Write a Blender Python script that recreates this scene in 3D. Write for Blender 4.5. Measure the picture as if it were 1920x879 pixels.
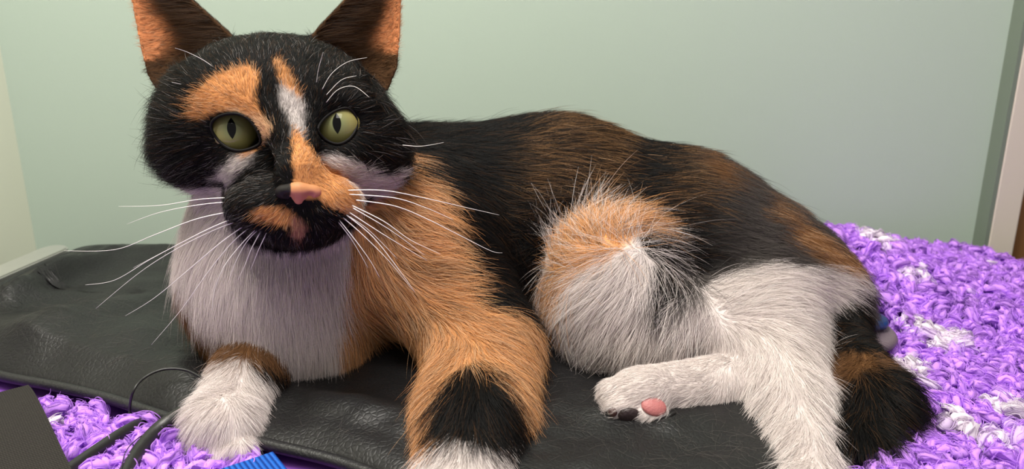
import bpy, bmesh, math, random
import numpy as np
from mathutils import Vector, Matrix

# ------------------------------------------------------------------ camera, world, lights, exposure
for o in list(bpy.data.objects):
    bpy.data.objects.remove(o, do_unlink=True)
SC = bpy.context.scene
COL = SC.collection
F = 1507.0                      # focal length in pixels of the 1920 px wide frame
CX, CY = 960.0, 439.5
CAMH = 0.185                    # camera height above the table top (z = 0)
PITCH = math.radians(16.8)
SP, CP = math.sin(PITCH), math.cos(PITCH)
CAM = np.array([0.0, 0.0, CAMH])
RIGHT = np.array([1.0, 0.0, 0.0]); UP = np.array([0.0, SP, CP]); FWD = np.array([0.0, CP, -SP])

cam_d = bpy.data.cameras.new('camera'); cam = bpy.data.objects.new('camera', cam_d); COL.objects.link(cam)
cam.location = CAM; cam.rotation_euler = (math.radians(90) - PITCH, 0, 0)
cam_d.sensor_width = 36.0; cam_d.lens = 36.0 * F / 1920.0
cam_d.clip_start = 0.01; cam_d.clip_end = 50
cam_d.dof.use_dof = True; cam_d.dof.focus_distance = 0.345; cam_d.dof.aperture_fstop = 14.0
SC.camera = cam

SC.view_settings.view_transform = 'Standard'; SC.view_settings.look = 'None'
SC.view_settings.gamma = 1.0; SC.view_settings.use_curve_mapping = False
SC.view_settings.exposure = 0.14

world = bpy.data.worlds.new('room_ambient'); SC.world = world; world.use_nodes = True
bg = world.node_tree.nodes['Background']; bg.inputs[0].default_value = (1.0, 0.95, 0.92, 1); bg.inputs[1].default_value = 0.25

def area_light(name, loc, target, sx, sy, power, col):
    d = bpy.data.lights.new(name, 'AREA'); d.shape = 'RECTANGLE'; d.size = sx; d.size_y = sy
    d.energy = power; d.color = col
    o = bpy.data.objects.new(name, d); COL.objects.link(o); o.location = loc
    v = Vector(target) - Vector(loc); o.rotation_euler = v.to_track_quat('-Z', 'Y').to_euler()
    return o
area_light('ceiling_panel_light', (-0.16, 0.21, 0.92), (-0.30, 0.36, 0.0), 0.36, 0.42, 12.5, (1.0, 0.95, 0.88))
area_light('cat_fill_light', (0.18, -0.25, 1.00), (0.14, 0.30, 0), 0.4, 0.4, 3.2, (1.0, 0.94, 0.90))  # unseen fill added in front to brighten the cat

# ------------------------------------------------------------------ small maths
def P(px, py, d):
    """a point seen at pixel (px, py), d metres in front of the camera"""
    return CAM + RIGHT * ((px - CX) / F * d) - UP * ((py - CY) / F * d) + FWD * d
def M(px, d): return px * d / F
def ground(px, py, z=0.0):
    r = RIGHT * ((px - CX) / F) - UP * ((py - CY) / F) + FWD
    return CAM + r * ((z - CAMH) / r[2])
def nrm(v): return v / (np.linalg.norm(v, axis=-1, keepdims=True) + 1e-12)

def hash3(i, j, k, s):
    h = (i.astype(np.int64) * 374761393 + j.astype(np.int64) * 668265263 + k.astype(np.int64) * 2147483647 + s * 1274126177) & 0xffffffff
    h = ((h ^ (h >> 13)) * 1274126177) & 0xffffffff
    h = ((h ^ (h >> 16)) * 2246822519) & 0xffffffff
    return ((h ^ (h >> 15)) & 0xffffff).astype(np.float64) / 0xffffff
def vnoise(p, scale, seed=0):
    """value noise, -1..1"""
    q = np.asarray(p, float) * scale + 1000.0
    i = np.floor(q).astype(np.int64); f = q - i; f = f * f * (3 - 2 * f)
    r = 0
    for a in (0, 1):
        wa = f[:, 0] if a else 1 - f[:, 0]
        for b in (0, 1):
            wb = f[:, 1] if b else 1 - f[:, 1]
            for c in (0, 1):
                wc = f[:, 2] if c else 1 - f[:, 2]
                r = r + wa * wb * wc * hash3(i[:, 0] + a, i[:, 1] + b, i[:, 2] + c, seed)
    return r * 2 - 1
def poly_sdf(p, poly):
    """signed distance of 2-D points to a polygon, negative inside"""
    poly = np.asarray(poly, float); n = len(poly)
    d = np.full(len(p), 1e9); s = np.ones(len(p))
    for i in range(n):
        a = poly[i]; b = poly[i - 1]; e = b - a; w = p - a
        t = np.clip((w @ e) / max(e @ e, 1e-12), 0, 1)
        q = w - t[:, None] * e
        d = np.minimum(d, (q * q).sum(1))
        c1 = p[:, 1] >= a[1]; c2 = p[:, 1] < b[1]; c3 = e[0] * w[:, 1] > e[1] * w[:, 0]
        flip = (c1 & c2 & c3) | (~c1 & ~c2 & ~c3)
        s = np.where(flip, -s, s)
    return s * np.sqrt(d)
def catmull(pts, n=8, closed=False):
    pts = [np.asarray(p, float) for p in pts]; out = []; m = len(pts)
    for i in range(m if closed else m - 1):
        if closed: p0, p1, p2, p3 = pts[i - 1], pts[i], pts[(i + 1) % m], pts[(i + 2) % m]
        else: p0, p1, p2, p3 = pts[max(i - 1, 0)], pts[i], pts[i + 1], pts[min(i + 2, m - 1)]
        for k in range(n):
            t = k / n
            out.append(0.5 * ((2 * p1) + (p2 - p0) * t + (2 * p0 - 5 * p1 + 4 * p2 - p3) * t * t + (3 * p1 - p0 - 3 * p2 + p3) * t ** 3))
    if not closed: out.append(pts[-1])
    return np.array(out)

# ------------------------------------------------------------------ object helpers
def new_mesh(name, verts, faces, mat=None, parent=None, smooth=True):
    me = bpy.data.meshes.new(name); me.from_pydata([tuple(map(float, v)) for v in verts], [], [tuple(map(int, f)) for f in faces]); me.update()
    if smooth: me.polygons.foreach_set('use_smooth', [True] * len(me.polygons))
    if mat: me.materials.append(mat)
    o = bpy.data.objects.new(name, me); COL.objects.link(o)
    if parent: o.parent = parent
    return o
def fast_mesh(name, V, Q, mat=None, parent=None, smooth=True):
    """numpy verts and quads (or triangles)"""
    me = bpy.data.meshes.new(name); k = Q.shape[1]
    me.vertices.add(len(V)); me.vertices.foreach_set('co', V.astype(np.float32).ravel())
    me.loops.add(Q.size); me.loops.foreach_set('vertex_index', Q.astype(np.int32).ravel())
    me.polygons.add(len(Q)); me.polygons.foreach_set('loop_start', np.arange(0, Q.size, k, dtype=np.int32))
    me.polygons.foreach_set('use_smooth', np.full(len(Q), smooth))
    me.update(calc_edges=True); me.validate()
    if mat: me.materials.append(mat)
    o = bpy.data.objects.new(name, me); COL.objects.link(o)
    if parent: o.parent = parent
    return o
def box(name, lo, hi, mat, parent=None, bevel=0.0, xf=None):
    bm = bmesh.new(); bmesh.ops.create_cube(bm, size=1.0)
    lo = Vector(lo); hi = Vector(hi)
    for v in bm.verts: v.co = Vector([(lo[i] + hi[i]) / 2 + v.co[i] * (hi[i] - lo[i]) for i in range(3)])
    if bevel: bmesh.ops.bevel(bm, geom=list(bm.edges), offset=bevel, segments=3, affect='EDGES', profile=0.5)
    if xf: bm.transform(xf)
    me = bpy.data.meshes.new(name); bm.to_mesh(me); bm.free(); me.materials.append(mat)
    o = bpy.data.objects.new(name, me); COL.objects.link(o)
    if parent: o.parent = parent
    return o
def tube_arrays(path, radii, sides=8, caps=True, flat=1.0, ref=(0, 0, 1)):
    """tube along a path; flat squashes it across"""
    path = np.asarray(path, float); n = len(path); radii = np.broadcast_to(np.asarray(radii, float), (n,))
    T = nrm(np.gradient(path, axis=0)); V = []; Fs = []
    ref = np.asarray(ref, float)
    for i in range(n):
        a = np.cross(T[i], ref)
        if np.linalg.norm(a) < 1e-3: a = np.cross(T[i], [1, 0.2, 0])
        a = a / np.linalg.norm(a); b = np.cross(a, T[i])
        for k in range(sides):
            th = 2 * math.pi * k / sides
            V.append(path[i] + radii[i] * (math.cos(th) * a + math.sin(th) * b * flat))
    for i in range(n - 1):
        for k in range(sides):
            k2 = (k + 1) % sides
            Fs.append((i * sides + k, i * sides + k2, (i + 1) * sides + k2, (i + 1) * sides + k))
    if caps:
        Fs.append(tuple(range(sides - 1, -1, -1))); Fs.append(tuple((n - 1) * sides + k for k in range(sides)))
    return V, Fs
def tube(name, path, radii, mat, parent=None, sides=8, flat=1.0, ref=(0, 0, 1)):
    V, Fs = tube_arrays(path, radii, sides, True, flat, ref)
    return new_mesh(name, V, Fs, mat, parent)
def tag(o, label=None, cat=None, group=None, kind=None):
    if label: o['label'] = label
    if cat: o['category'] = cat
    if group: o['group'] = group
    if kind: o['kind'] = kind
    return o
def curves(name, pts, radius, colors, mat, parent=None):
    """pts (n, m, 3), radius (n, m), colors (n, m, 3): many short hairs as one curves object"""
    n, m, _ = pts.shape
    cu = bpy.data.hair_curves.new(name); cu.add_curves([m] * n)
    cu.attributes['position'].data.foreach_set('vector', pts.astype(np.float32).ravel()) if 'position' in cu.attributes else None
    ra = cu.attributes.get('radius') or cu.attributes.new('radius', 'FLOAT', 'POINT')
    ra.data.foreach_set('value', radius.astype(np.float32).ravel())
    ca = cu.attributes.new('coat', 'FLOAT_COLOR', 'POINT')
    c4 = np.ones((n, m, 4), np.float32); c4[..., :3] = colors
    ca.data.foreach_set('color', c4.ravel())
    cu.materials.append(mat)
    o = bpy.data.objects.new(name, cu); COL.objects.link(o)
    if parent: o.parent = parent
    return o

# ------------------------------------------------------------------ materials
def mat_new(name):
    m = bpy.data.materials.new(name); m.use_nodes = True
    nt = m.node_tree; b = nt.nodes['Principled BSDF']
    return m, nt, b
def mat_plain(name, col, rough=0.5, metal=0.0, spec=0.5, noise=0.0, nscale=40.0, bump=0.0, bscale=200.0):
    m, nt, b = mat_new(name)
    b.inputs['Base Color'].default_value = (*col, 1); b.inputs['Roughness'].default_value = rough
    b.inputs['Metallic'].default_value = metal; b.inputs['Specular IOR Level'].default_value = spec
    tc = nt.nodes.new('ShaderNodeTexCoord')
    if noise:
        n = nt.nodes.new('ShaderNodeTexNoise'); n.inputs['Scale'].default_value = nscale; n.inputs['Detail'].default_value = 4
        mx = nt.nodes.new('ShaderNodeMix'); mx.data_type = 'RGBA'
        mx.inputs[6].default_value = tuple(c * (1 - noise) for c in col) + (1,); mx.inputs[7].default_value = tuple(min(1, c * (1 + noise)) for c in col) + (1,)
        nt.links.new(tc.outputs['Object'], n.inputs['Vector']); nt.links.new(n.outputs['Fac'], mx.inputs[0]); nt.links.new(mx.outputs[2], b.inputs['Base Color'])
    if bump:
        n2 = nt.nodes.new('ShaderNodeTexNoise'); n2.inputs['Scale'].default_value = bscale; n2.inputs['Detail'].default_value = 3
        bp = nt.nodes.new('ShaderNodeBump'); bp.inputs['Strength'].default_value = bump; bp.inputs['Distance'].default_value = 0.001
        nt.links.new(tc.outputs['Object'], n2.inputs['Vector']); nt.links.new(n2.outputs['Fac'], bp.inputs['Height']); nt.links.new(bp.outputs['Normal'], b.inputs['Normal'])
    return m
def mat_attr(name, rough, spec, sheen=0.0, sss=0.0):
    m, nt, b = mat_new(name)
    a = nt.nodes.new('ShaderNodeAttribute'); a.attribute_name = 'coat'
    nt.links.new(a.outputs['Color'], b.inputs['Base Color'])
    b.inputs['Roughness'].default_value = rough; b.inputs['Specular IOR Level'].default_value = spec
    if sss:
        b.inputs['Subsurface Weight'].default_value = sss; b.inputs['Subsurface Radius'].default_value = (0.004, 0.002, 0.001)
        b.inputs['Subsurface Scale'].default_value = 1.0
    return m
M_SKIN = mat_attr('cat_coat_skin', 0.8, 0.1)
M_FUR = mat_attr('cat_fur_strands', 0.5, 0.16)
M_FUZZ = mat_attr('fleece_fibres', 0.8, 0.15)
def add_translucent(m, f):
    nt = m.node_tree; b = nt.nodes['Principled BSDF']; a = [n for n in nt.nodes if n.type == 'ATTRIBUTE'][0]; out = [n for n in nt.nodes if n.type == 'OUTPUT_MATERIAL'][0]
    t = nt.nodes.new('ShaderNodeBsdfTranslucent'); mx = nt.nodes.new('ShaderNodeMixShader'); mx.inputs[0].default_value = f
    nt.links.new(a.outputs['Color'], t.inputs[0]); nt.links.new(b.outputs[0], mx.inputs[1]); nt.links.new(t.outputs[0], mx.inputs[2]); nt.links.new(mx.outputs[0], out.inputs[0])
add_translucent(M_FUZZ, .4)
M_WALL = mat_plain('green_wall_paint', (0.415, 0.50, 0.425), 0.7, spec=0.2, noise=0.02, nscale=6, bump=0.06, bscale=500)
M_CASING = mat_plain('off_white_frame_paint', (0.62, 0.56, 0.48), 0.5, bump=0.05)
M_FLOOR = mat_plain('grey_vinyl_floor', (0.25, 0.25, 0.24), 0.6, noise=0.1)
M_STEEL = mat_plain('brushed_steel', (0.55, 0.55, 0.52), 0.42, metal=0.85, noise=0.05, nscale=200)
M_TABLE = mat_plain('black_table_vinyl', (0.02, 0.02, 0.022), 0.4, bump=0.1, bscale=900)
M_CORD = mat_plain('black_rubber_cord', (0.012, 0.012, 0.012), 0.42, bump=0.15, bscale=400)
M_SEAM = mat_plain('black_leather_piping', (0.010, 0.010, 0.011), 0.45, bump=0.3, bscale=900)
M_CLIP = mat_plain('blue_plastic', (0.006, 0.035, 0.15), 0.4)
M_TAB = mat_plain('mauve_grey_vinyl', (0.13, 0.10, 0.12), 0.5, bump=0.1, bscale=800)

def mat_wood():
    m, nt, b = mat_new('brown_wood_veneer')
    tc = nt.nodes.new('ShaderNodeTexCoord'); mp = nt.nodes.new('ShaderNodeMapping'); mp.inputs['Scale'].default_value = (60, 60, 3)
    n = nt.nodes.new('ShaderNodeTexNoise'); n.inputs['Scale'].default_value = 2; n.inputs['Detail'].default_value = 6
    r = nt.nodes.new('ShaderNodeValToRGB'); r.color_ramp.elements[0].color = (0.17, 0.075, 0.025, 1); r.color_ramp.elements[1].color = (0.36, 0.175, 0.06, 1)
    nt.links.new(tc.outputs['Object'], mp.inputs[0]); nt.links.new(mp.outputs[0], n.inputs['Vector']); nt.links.new(n.outputs['Fac'], r.inputs[0]); nt.links.new(r.outputs[0], b.inputs['Base Color'])
    b.inputs['Roughness'].default_value = 0.45
    return m
M_WOOD = mat_wood()
def mat_leather():
    m, nt, b = mat_new('black_grained_leather')
    L = nt.links.new
    tc = nt.nodes.new('ShaderNodeTexCoord')
    n = nt.nodes.new('ShaderNodeTexNoise'); n.inputs['Scale'].default_value = 14; n.inputs['Detail'].default_value = 5
    r = nt.nodes.new('ShaderNodeValToRGB'); r.color_ramp.elements[0].color = (0.006, 0.006, 0.0065, 1); r.color_ramp.elements[1].color = (0.014, 0.0135, 0.014, 1)
    L(tc.outputs['Object'], n.inputs['Vector']); L(n.outputs['Fac'], r.inputs[0]); L(r.outputs[0], b.inputs['Base Color'])
    w = nt.nodes.new('ShaderNodeTexNoise'); w.inputs['Scale'].default_value = 60; w.inputs['Detail'].default_value = 2
    mw = nt.nodes.new('ShaderNodeVectorMath'); mw.operation = 'MULTIPLY_ADD'; mw.inputs[1].default_value = (0.006, 0.006, 0.006)
    L(tc.outputs['Object'], w.inputs['Vector']); L(w.outputs['Color'], mw.inputs[0]); L(tc.outputs['Object'], mw.inputs[2])
    v = nt.nodes.new('ShaderNodeTexVoronoi'); v.feature = 'DISTANCE_TO_EDGE'; v.inputs['Scale'].default_value = 420
    L(mw.outputs[0], v.inputs['Vector'])
    cr = nt.nodes.new('ShaderNodeValToRGB'); cr.color_ramp.elements[0].position = 0.0; cr.color_ramp.elements[1].position = 0.22
    L(v.outputs['Distance'], cr.inputs[0])
    mp = nt.nodes.new('ShaderNodeMapping'); mp.inputs['Rotation'].default_value = (0, 0, 0.5); mp.inputs['Scale'].default_value = (40, 170, 100)
    n3 = nt.nodes.new('ShaderNodeTexNoise'); n3.inputs['Scale'].default_value = 1.0; n3.inputs['Detail'].default_value = 3
    L(mw.outputs[0], mp.inputs[0]); L(mp.outputs[0], n3.inputs['Vector'])
    ad = nt.nodes.new('ShaderNodeMath'); ad.operation = 'MULTIPLY_ADD'; ad.inputs[1].default_value = 0.35
    L(cr.outputs[0], ad.inputs[0]); L(n3.outputs['Fac'], ad.inputs[2])
    bp = nt.nodes.new('ShaderNodeBump'); bp.inputs['Strength'].default_value = 0.45; bp.inputs['Distance'].default_value = 0.0006
    L(ad.outputs[0], bp.inputs['Height']); L(bp.outputs['Normal'], b.inputs['Normal'])
    b.inputs['Roughness'].default_value = 0.42; b.inputs['Specular IOR Level'].default_value = 0.27
    return m
M_LEATHER = mat_leather()
def mat_weave(name, c0, c1, sx, sy, rough=0.8):
    m, nt, b = mat_new(name); L = nt.links.new
    tc = nt.nodes.new('ShaderNodeTexCoord')
    w = nt.nodes.new('ShaderNodeTexWave'); w.wave_type = 'BANDS'; w.bands_direction = 'X'; w.inputs['Scale'].default_value = sx; w.inputs['Distortion'].default_value = 0.6; w.inputs['Detail Scale'].default_value = 3
    w2 = nt.nodes.new('ShaderNodeTexWave'); w2.wave_type = 'BANDS'; w2.bands_direction = 'Y'; w2.inputs['Scale'].default_value = sy; w2.inputs['Distortion'].default_value = 0.6
    L(tc.outputs['UV'], w.inputs['Vector']); L(tc.outputs['UV'], w2.inputs['Vector'])
    mu = nt.nodes.new('ShaderNodeMath'); mu.operation = 'MULTIPLY'; L(w.outputs['Fac'], mu.inputs[0]); L(w2.outputs['Fac'], mu.inputs[1])
    ad = nt.nodes.new('ShaderNodeMath'); ad.operation = 'MULTIPLY_ADD'; ad.inputs[1].default_value = 0.6; L(w.outputs['Fac'], ad.inputs[0]); L(mu.outputs[0], ad.inputs[2])
    mx = nt.nodes.new('ShaderNodeMix'); mx.data_type = 'RGBA'; mx.inputs[6].default_value = (*c0, 1); mx.inputs[7].default_value = (*c1, 1)
    L(ad.outputs[0], mx.inputs[0]); L(mx.outputs[2], b.inputs['Base Color'])
    bp = nt.nodes.new('ShaderNodeBump'); bp.inputs['Strength'].default_value = 0.6; bp.inputs['Distance'].default_value = 0.0006; L(ad.outputs[0], bp.inputs['Height']); L(bp.outputs['Normal'], b.inputs['Normal'])
    b.inputs['Roughness'].default_value = rough; b.inputs['Specular IOR Level'].default_value = .15
    return m
M_WEB_GREY = mat_weave('grey_webbing_weave', (0.010, 0.009, 0.008), (0.045, 0.040, 0.036), 2.4, 3.6)
M_WEB_BLUE = mat_weave('blue_webbing_weave', (0.003, 0.03, 0.20), (0.02, 0.15, 0.62), 1.65, 4.2, 0.5)

# ------------------------------------------------------------------ the setting
YAW = math.radians(-3.0)
e0 = ground(110, 456); e1 = ground(1850, 487)           # far edge of the table
ed = nrm(e1 - e0); en = np.array([-ed[1], ed[0], 0.0])    # along the wall, into the wall
RM = Matrix(((ed[0], en[0], 0, e0[0]), (ed[1], en[1], 0, e0[1]), (0, 0, 1, 0), (0, 0, 0, 1)))  # room frame: x along wall, y into wall
WY = 0.03                                               # wall face behind the table edge
def room(p): 
    v = RM.inverted() @ Vector(p); return v
r = RIGHT * ((68 - CX) / F) - UP * ((459 - CY) / F) + FWD
def on_wall(px, py):
    r = RIGHT * ((px - CX) / F) - UP * ((py - CY) / F) + FWD
    q0 = e0 + en * WY; t = ((q0 - CAM) @ en) / (r @ en); return room(CAM + r * t)
cornerx = on_wall(66, 455)[0]
doorx = on_wall(1826, 480)[0]
ZF, ZC = -0.95, 1.5
def rbox(name, lo, hi, mat, bevel=0.0, parent=None): return box(name, lo, hi, mat, parent, bevel, RM)
tag(rbox('wall_back', (cornerx - 0.1, WY, ZF), (doorx + 0.012, WY + 0.1, ZC), M_WALL), 'pale green painted wall behind the table', kind='structure')
M_WALL_LIT = mat_plain('green_wall_paint_lit', (0.70, 0.72, 0.59), 0.7, spec=0.2, noise=0.02, nscale=6, bump=0.06, bscale=500)  # left wall's brighter light painted in as a paler copy of the wall colour
tag(rbox('wall_left', (cornerx - 0.1, -1.3, ZF), (cornerx, WY, ZC), M_WALL_LIT), 'pale green painted wall at the left corner', kind='structure')
tag(rbox('wall_right', (doorx + 0.9, WY, ZF), (doorx + 2.0, WY + 0.1, ZC), M_WALL), 'pale green wall beyond the door', kind='structure')
tag(rbox('floor', (cornerx - 0.1, -1.3, ZF - 0.05), (doorx + 2.0, WY + 0.1, ZF), M_FLOOR), 'grey vinyl floor under the table', kind='structure')
CW = 0.0185
M_EDGE = mat_plain('shaded_frame_side', (0.17, 0.205, 0.165), .6, spec=.2)  # shade on the frame's side, put into a darker colour
tag(rbox('trim_2', (doorx - .003, WY - 0.0165, ZF), (doorx - .0002, WY, ZC), M_EDGE), 'shaded side of the door frame, coloured dark grey-green', kind='structure')
tag(rbox('trim_1', (doorx, WY - 0.017, ZF), (doorx + CW, WY + 0.06, ZC), M_CASING, 0.0012), 'off-white door frame edge beside the green wall', kind='structure')
tag(rbox('door_1', (doorx + CW + 0.001, WY + 0.004, ZF + 0.005), (doorx + 0.88, WY + 0.045, ZC), M_WOOD, 0.002), 'brown wood-grained door at the right edge', kind='structure')

# exam table: black top, steel rails at both ends, pedestal
table = bpy.data.objects.new('exam_table', None); COL.objects.link(table)
tag(table, 'black vinyl examination table with steel end rails, carrying the cat', 'table')
def rail_pts(a, b): return ground(*a), ground(*b)
la, lb = rail_pts((122, 466), (-60, 532))
def plate(name, poly, z0, z1, mat, parent, bev=0.002):
    bm = bmesh.new(); vs = [bm.verts.new((p[0], p[1], z0)) for p in poly]; f = bm.faces.new(vs)
    bmesh.ops.recalc_face_normals(bm, faces=[f])
    if f.normal.z > 0: f.normal_flip()
    ex = bmesh.ops.extrude_face_region(bm, geom=[f]); bmesh.ops.translate(bm, verts=[g for g in ex['geom'] if isinstance(g, bmesh.types.BMVert)], vec=(0, 0, z1 - z0))
    bmesh.ops.recalc_face_normals(bm, faces=list(bm.faces))
    if bev: bmesh.ops.bevel(bm, geom=[e for e in bm.edges if abs(e.verts[0].co.z - e.verts[1].co.z) < 1e-6], offset=bev, segments=2, affect='EDGES')
    me = bpy.data.meshes.new(name); bm.to_mesh(me); bm.free(); me.materials.append(mat)
    o = bpy.data.objects.new(name, me); COL.objects.link(o); o.parent = parent; return o
lo_dir = nrm(lb - la)                                   # left rail runs toward the camera
tl = e0 - ed * 0.012; tr = e0 + ed * 0.94
top_poly = [tl, tr, tr - en * 0.62, tl + lo_dir * 0.62 / abs(lo_dir @ en)]
plate('table_top', top_poly, -0.045, -0.006, M_TABLE, table, 0.006)
def capsule_poly(a, b, w, n=8):
    u = nrm(b - a); v = np.array([-u[1], u[0], 0]); out = []
    for k in range(n + 1):
        th = -math.pi / 2 + math.pi * k / n; out.append(b + (u * math.cos(th) + v * math.sin(th)) * w)
    for k in range(n + 1):
        th = math.pi / 2 + math.pi * k / n; out.append(a + (u * math.cos(th) + v * math.sin(th)) * w)
    return out
lra = ground(98, 466, 0.014); lo2 = nrm(ground(-60, 533, .014) - lra); lrb = lra + lo2 * 0.5
plate('rail', capsule_poly(lra, lrb, 0.0095), -0.006, 0.014, M_STEEL, table, 0.001)
rra = ground(1910, 505, 0.0) + np.array([0.004, 0, 0]); rrb = rra + np.array([0.12, -0.42, 0])
plate('rail', capsule_poly(rra, rrb, 0.0085), -0.006, 0.002, M_STEEL, table, 0.001)
rbox('pedestal', (0.18, -0.45, ZF), (0.62, -0.12, -0.045), M_STEEL, 0.01, table)

# ------------------------------------------------------------------ purple fleece blanket
rng = np.random.default_rng(7)
def g2(px, py): return ground(px, py)[:2]
FZ = 0.001
def fleece_h(x, y):
    """height of the blanket cloth over the table"""
    h = np.full_like(x, FZ)
    c = P(1600, 470, 0.50)
    h = h + 0.030 * np.exp(-(((x - c[0] + 0.01) / 0.075) ** 2 + ((y - c[1] - 0.01) / 0.06) ** 2))
    h = h + 0.006 * np.exp(-(((x - 0.30) / 0.05) ** 2 + ((y - 0.40) / 0.05) ** 2))
    p = np.stack([x, y, x * 0], 1)
    return h + 0.002 * (vnoise(p, 28, 3) + 1)
fleece_out = [g2(-260, 760), g2(60, 700), g2(500, 690), g2(1000, 640), g2(1400, 520), g2(1490, 478), g2(1640, 480), g2(1740, 483), g2(1800, 492), g2(1920, 522), g2(2080, 560), g2(2250, 640)]
fleece_out = [tuple(p) for p in fleece_out] + [(0.42, 0.13), (0.0, 0.10), (-0.36, 0.13)]
fleece_out = catmull(fleece_out, 6, True)
FC = np.array([0.05, 0.30])
nr, na = 60, len(fleece_out)
V = [[FC[0], FC[1], 0]]
for i in range(1, nr + 1):
    for p in fleece_out: q = FC + (p - FC) * i / nr; V.append([q[0], q[1], 0])
V = np.array(V); V[:, 2] = fleece_h(V[:, 0], V[:, 1])
nv = len(V); B = V.copy(); B[:, 2] -= 0.0015
Fs = []
for k in range(na): Fs.append((0, 1 + k, 1 + (k + 1) % na))
for i in range(nr - 1):
    for k in range(na):
        a = 1 + i * na + k; b2 = 1 + i * na + (k + 1) % na; Fs.append((a, a + na, b2 + na, b2))
Fb = [tuple(nv + x for x in reversed(f)) for f in Fs]
rim = [(1 + (nr - 1) * na + k, nv + 1 + (nr - 1) * na + k, nv + 1 + (nr - 1) * na + (k + 1) % na, 1 + (nr - 1) * na + (k + 1) % na) for k in range(na)]
M_FLEECE_BASE = mat_plain('purple_fleece_backing', (0.20, 0.07, 0.38), 0.9, spec=0.1, noise=0.2)
blanket = bpy.data.objects.new('fleece_blanket', None); COL.objects.link(blanket)
tag(blanket, 'purple curly fleece blanket with white blotches under the black leather bag', 'blanket')
new_mesh('backing', np.vstack([V, B]), Fs + Fb + rim, M_FLEECE_BASE, blanket)

# leather bag outline on the blanket
bag_px = [(-120, 668), (0, 703), (100, 722), (200, 745), (310, 780), (400, 806), (500, 832), (610, 858), (690, 884), (760, 915), (900, 955), (1100, 965), (1300, 960),
          (1480, 930), (1590, 850), (1640, 740), (1600, 620), (1480, 520)]
bag_out = [ground(x, y, 0.011)[:2] for x, y in bag_px]
bag_out += [ground(x, y, 0.012)[:2] for x, y in [(1250, 490), (1000, 476), (700, 468), (420, 462), (240, 461), (165, 464), (122, 478), (60, 503), (-60, 552)]]
bag_out += [np.array([-0.40, 0.47]), np.array([-0.39, 0.42])]
bag_out = catmull(bag_out, 8, True)
BAGC = np.array([0.0, 0.40])
def seg_ridge(x, y, a, b, w, h):
    a = np.asarray(a)[:2]; b = np.asarray(b)[:2]; e = b - a
    t = np.clip(((x - a[0]) * e[0] + (y - a[1]) * e[1]) / (e @ e), 0, 1)
    d2 = (x - a[0] - t * e[0]) ** 2 + (y - a[1] - t * e[1]) ** 2
    return h * np.exp(-d2 / (w * w)) * (0.35 + 0.65 * np.sin(math.pi * np.clip(t, 0.05, 0.95)))
def bag_h(x, y):
    dist = -poly_sdf(np.stack([x, y], 1), bag_out)
    t = np.clip(dist / 0.026, 0, 1)
    base = 0.0105 + 0.0055 * np.sqrt(np.clip(1 - (1 - t) ** 2, 0, 1))
    base = np.maximum(base, np.where(dist > 0, fleece_h(x, y) + 0.001, 0) * 0)
    inner = np.clip(dist / 0.02, 0, 1)
    h = base
    g = ground(312, 745, 0.012); h = h + 0.008 * np.exp(-(((x - g[0]) / 0.016) ** 2 + ((y - g[1]) / 0.02) ** 2)) * inner
    g = ground(120, 640, 0.016); h = h + 0.010 * np.exp(-(((x - g[0]) / 0.07) ** 2 + ((y - g[1]) / 0.035) ** 2)) * inner
    for a, b, w, hh in [((150, 505), (0, 590), 0.007, 0.007), ((110, 560), (-80, 600), 0.010, 0.006), ((230, 470), (60, 560), 0.008, 0.005), ((300, 560), (60, 640), 0.014, 0.004),
                        ((330, 520), (200, 560), 0.012, 0.003), ((560, 745), (760, 790), 0.010, 0.005), ((600, 800), (740, 870), 0.007, 0.003), ((1050, 760), (1400, 800), 0.012, 0.002), ((180, 475), (330, 480), 0.02, 0.003)]:
        h = h + seg_ridge(x, y, ground(*a, 0.016), ground(*b, 0.016), w, hh * 1.5) * inner
    p = np.stack([x, y, x * 0], 1)
    h = h + inner * (0.0022 * vnoise(p, 38, 5) + 0.0008 * vnoise(p, 110, 6))
    return h
nr, na = 110, len(bag_out)
V = [[BAGC[0], BAGC[1], 0]]
for i in range(1, nr + 1):
    s = i / nr
    for p in bag_out: q = BAGC + (p - BAGC) * s; V.append([q[0], q[1], 0])
V = np.array(V); V[:, 2] = bag_h(V[:, 0], V[:, 1])
nv = len(V); B = V.copy(); B[:, 2] = np.minimum(V[:, 2] - 0.001, 0.0085)
Fs = [(0, 1 + k, 1 + (k + 1) % na) for k in range(na)]
for i in range(nr - 1):
    for k in range(na):
        a = 1 + i * na + k; b2 = 1 + i * na + (k + 1) % na; Fs.append((a, a + na, b2 + na, b2))
Fb = [tuple(nv + x for x in reversed(f)) for f in Fs]
rim = [(1 + (nr - 1) * na + k, nv + 1 + (nr - 1) * na + k, nv + 1 + (nr - 1) * na + (k + 1) % na, 1 + (nr - 1) * na + (k + 1) % na) for k in range(na)]
bag = bpy.data.objects.new('leather_bag', None); COL.objects.link(bag)
tag(bag, 'soft black leather bag lying flat under the cat, wrinkled and dusted with hairs', 'bag')
new_mesh('leather_body', np.vstack([V, B]), Fs + Fb + rim, M_LEATHER, bag)
pp = np.vstack([bag_out, bag_out[:1]]); pz = np.full(len(pp), 0.0108)
tube('piping', np.column_stack([pp, pz]), 0.0026, M_SEAM, bag, 8)

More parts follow.
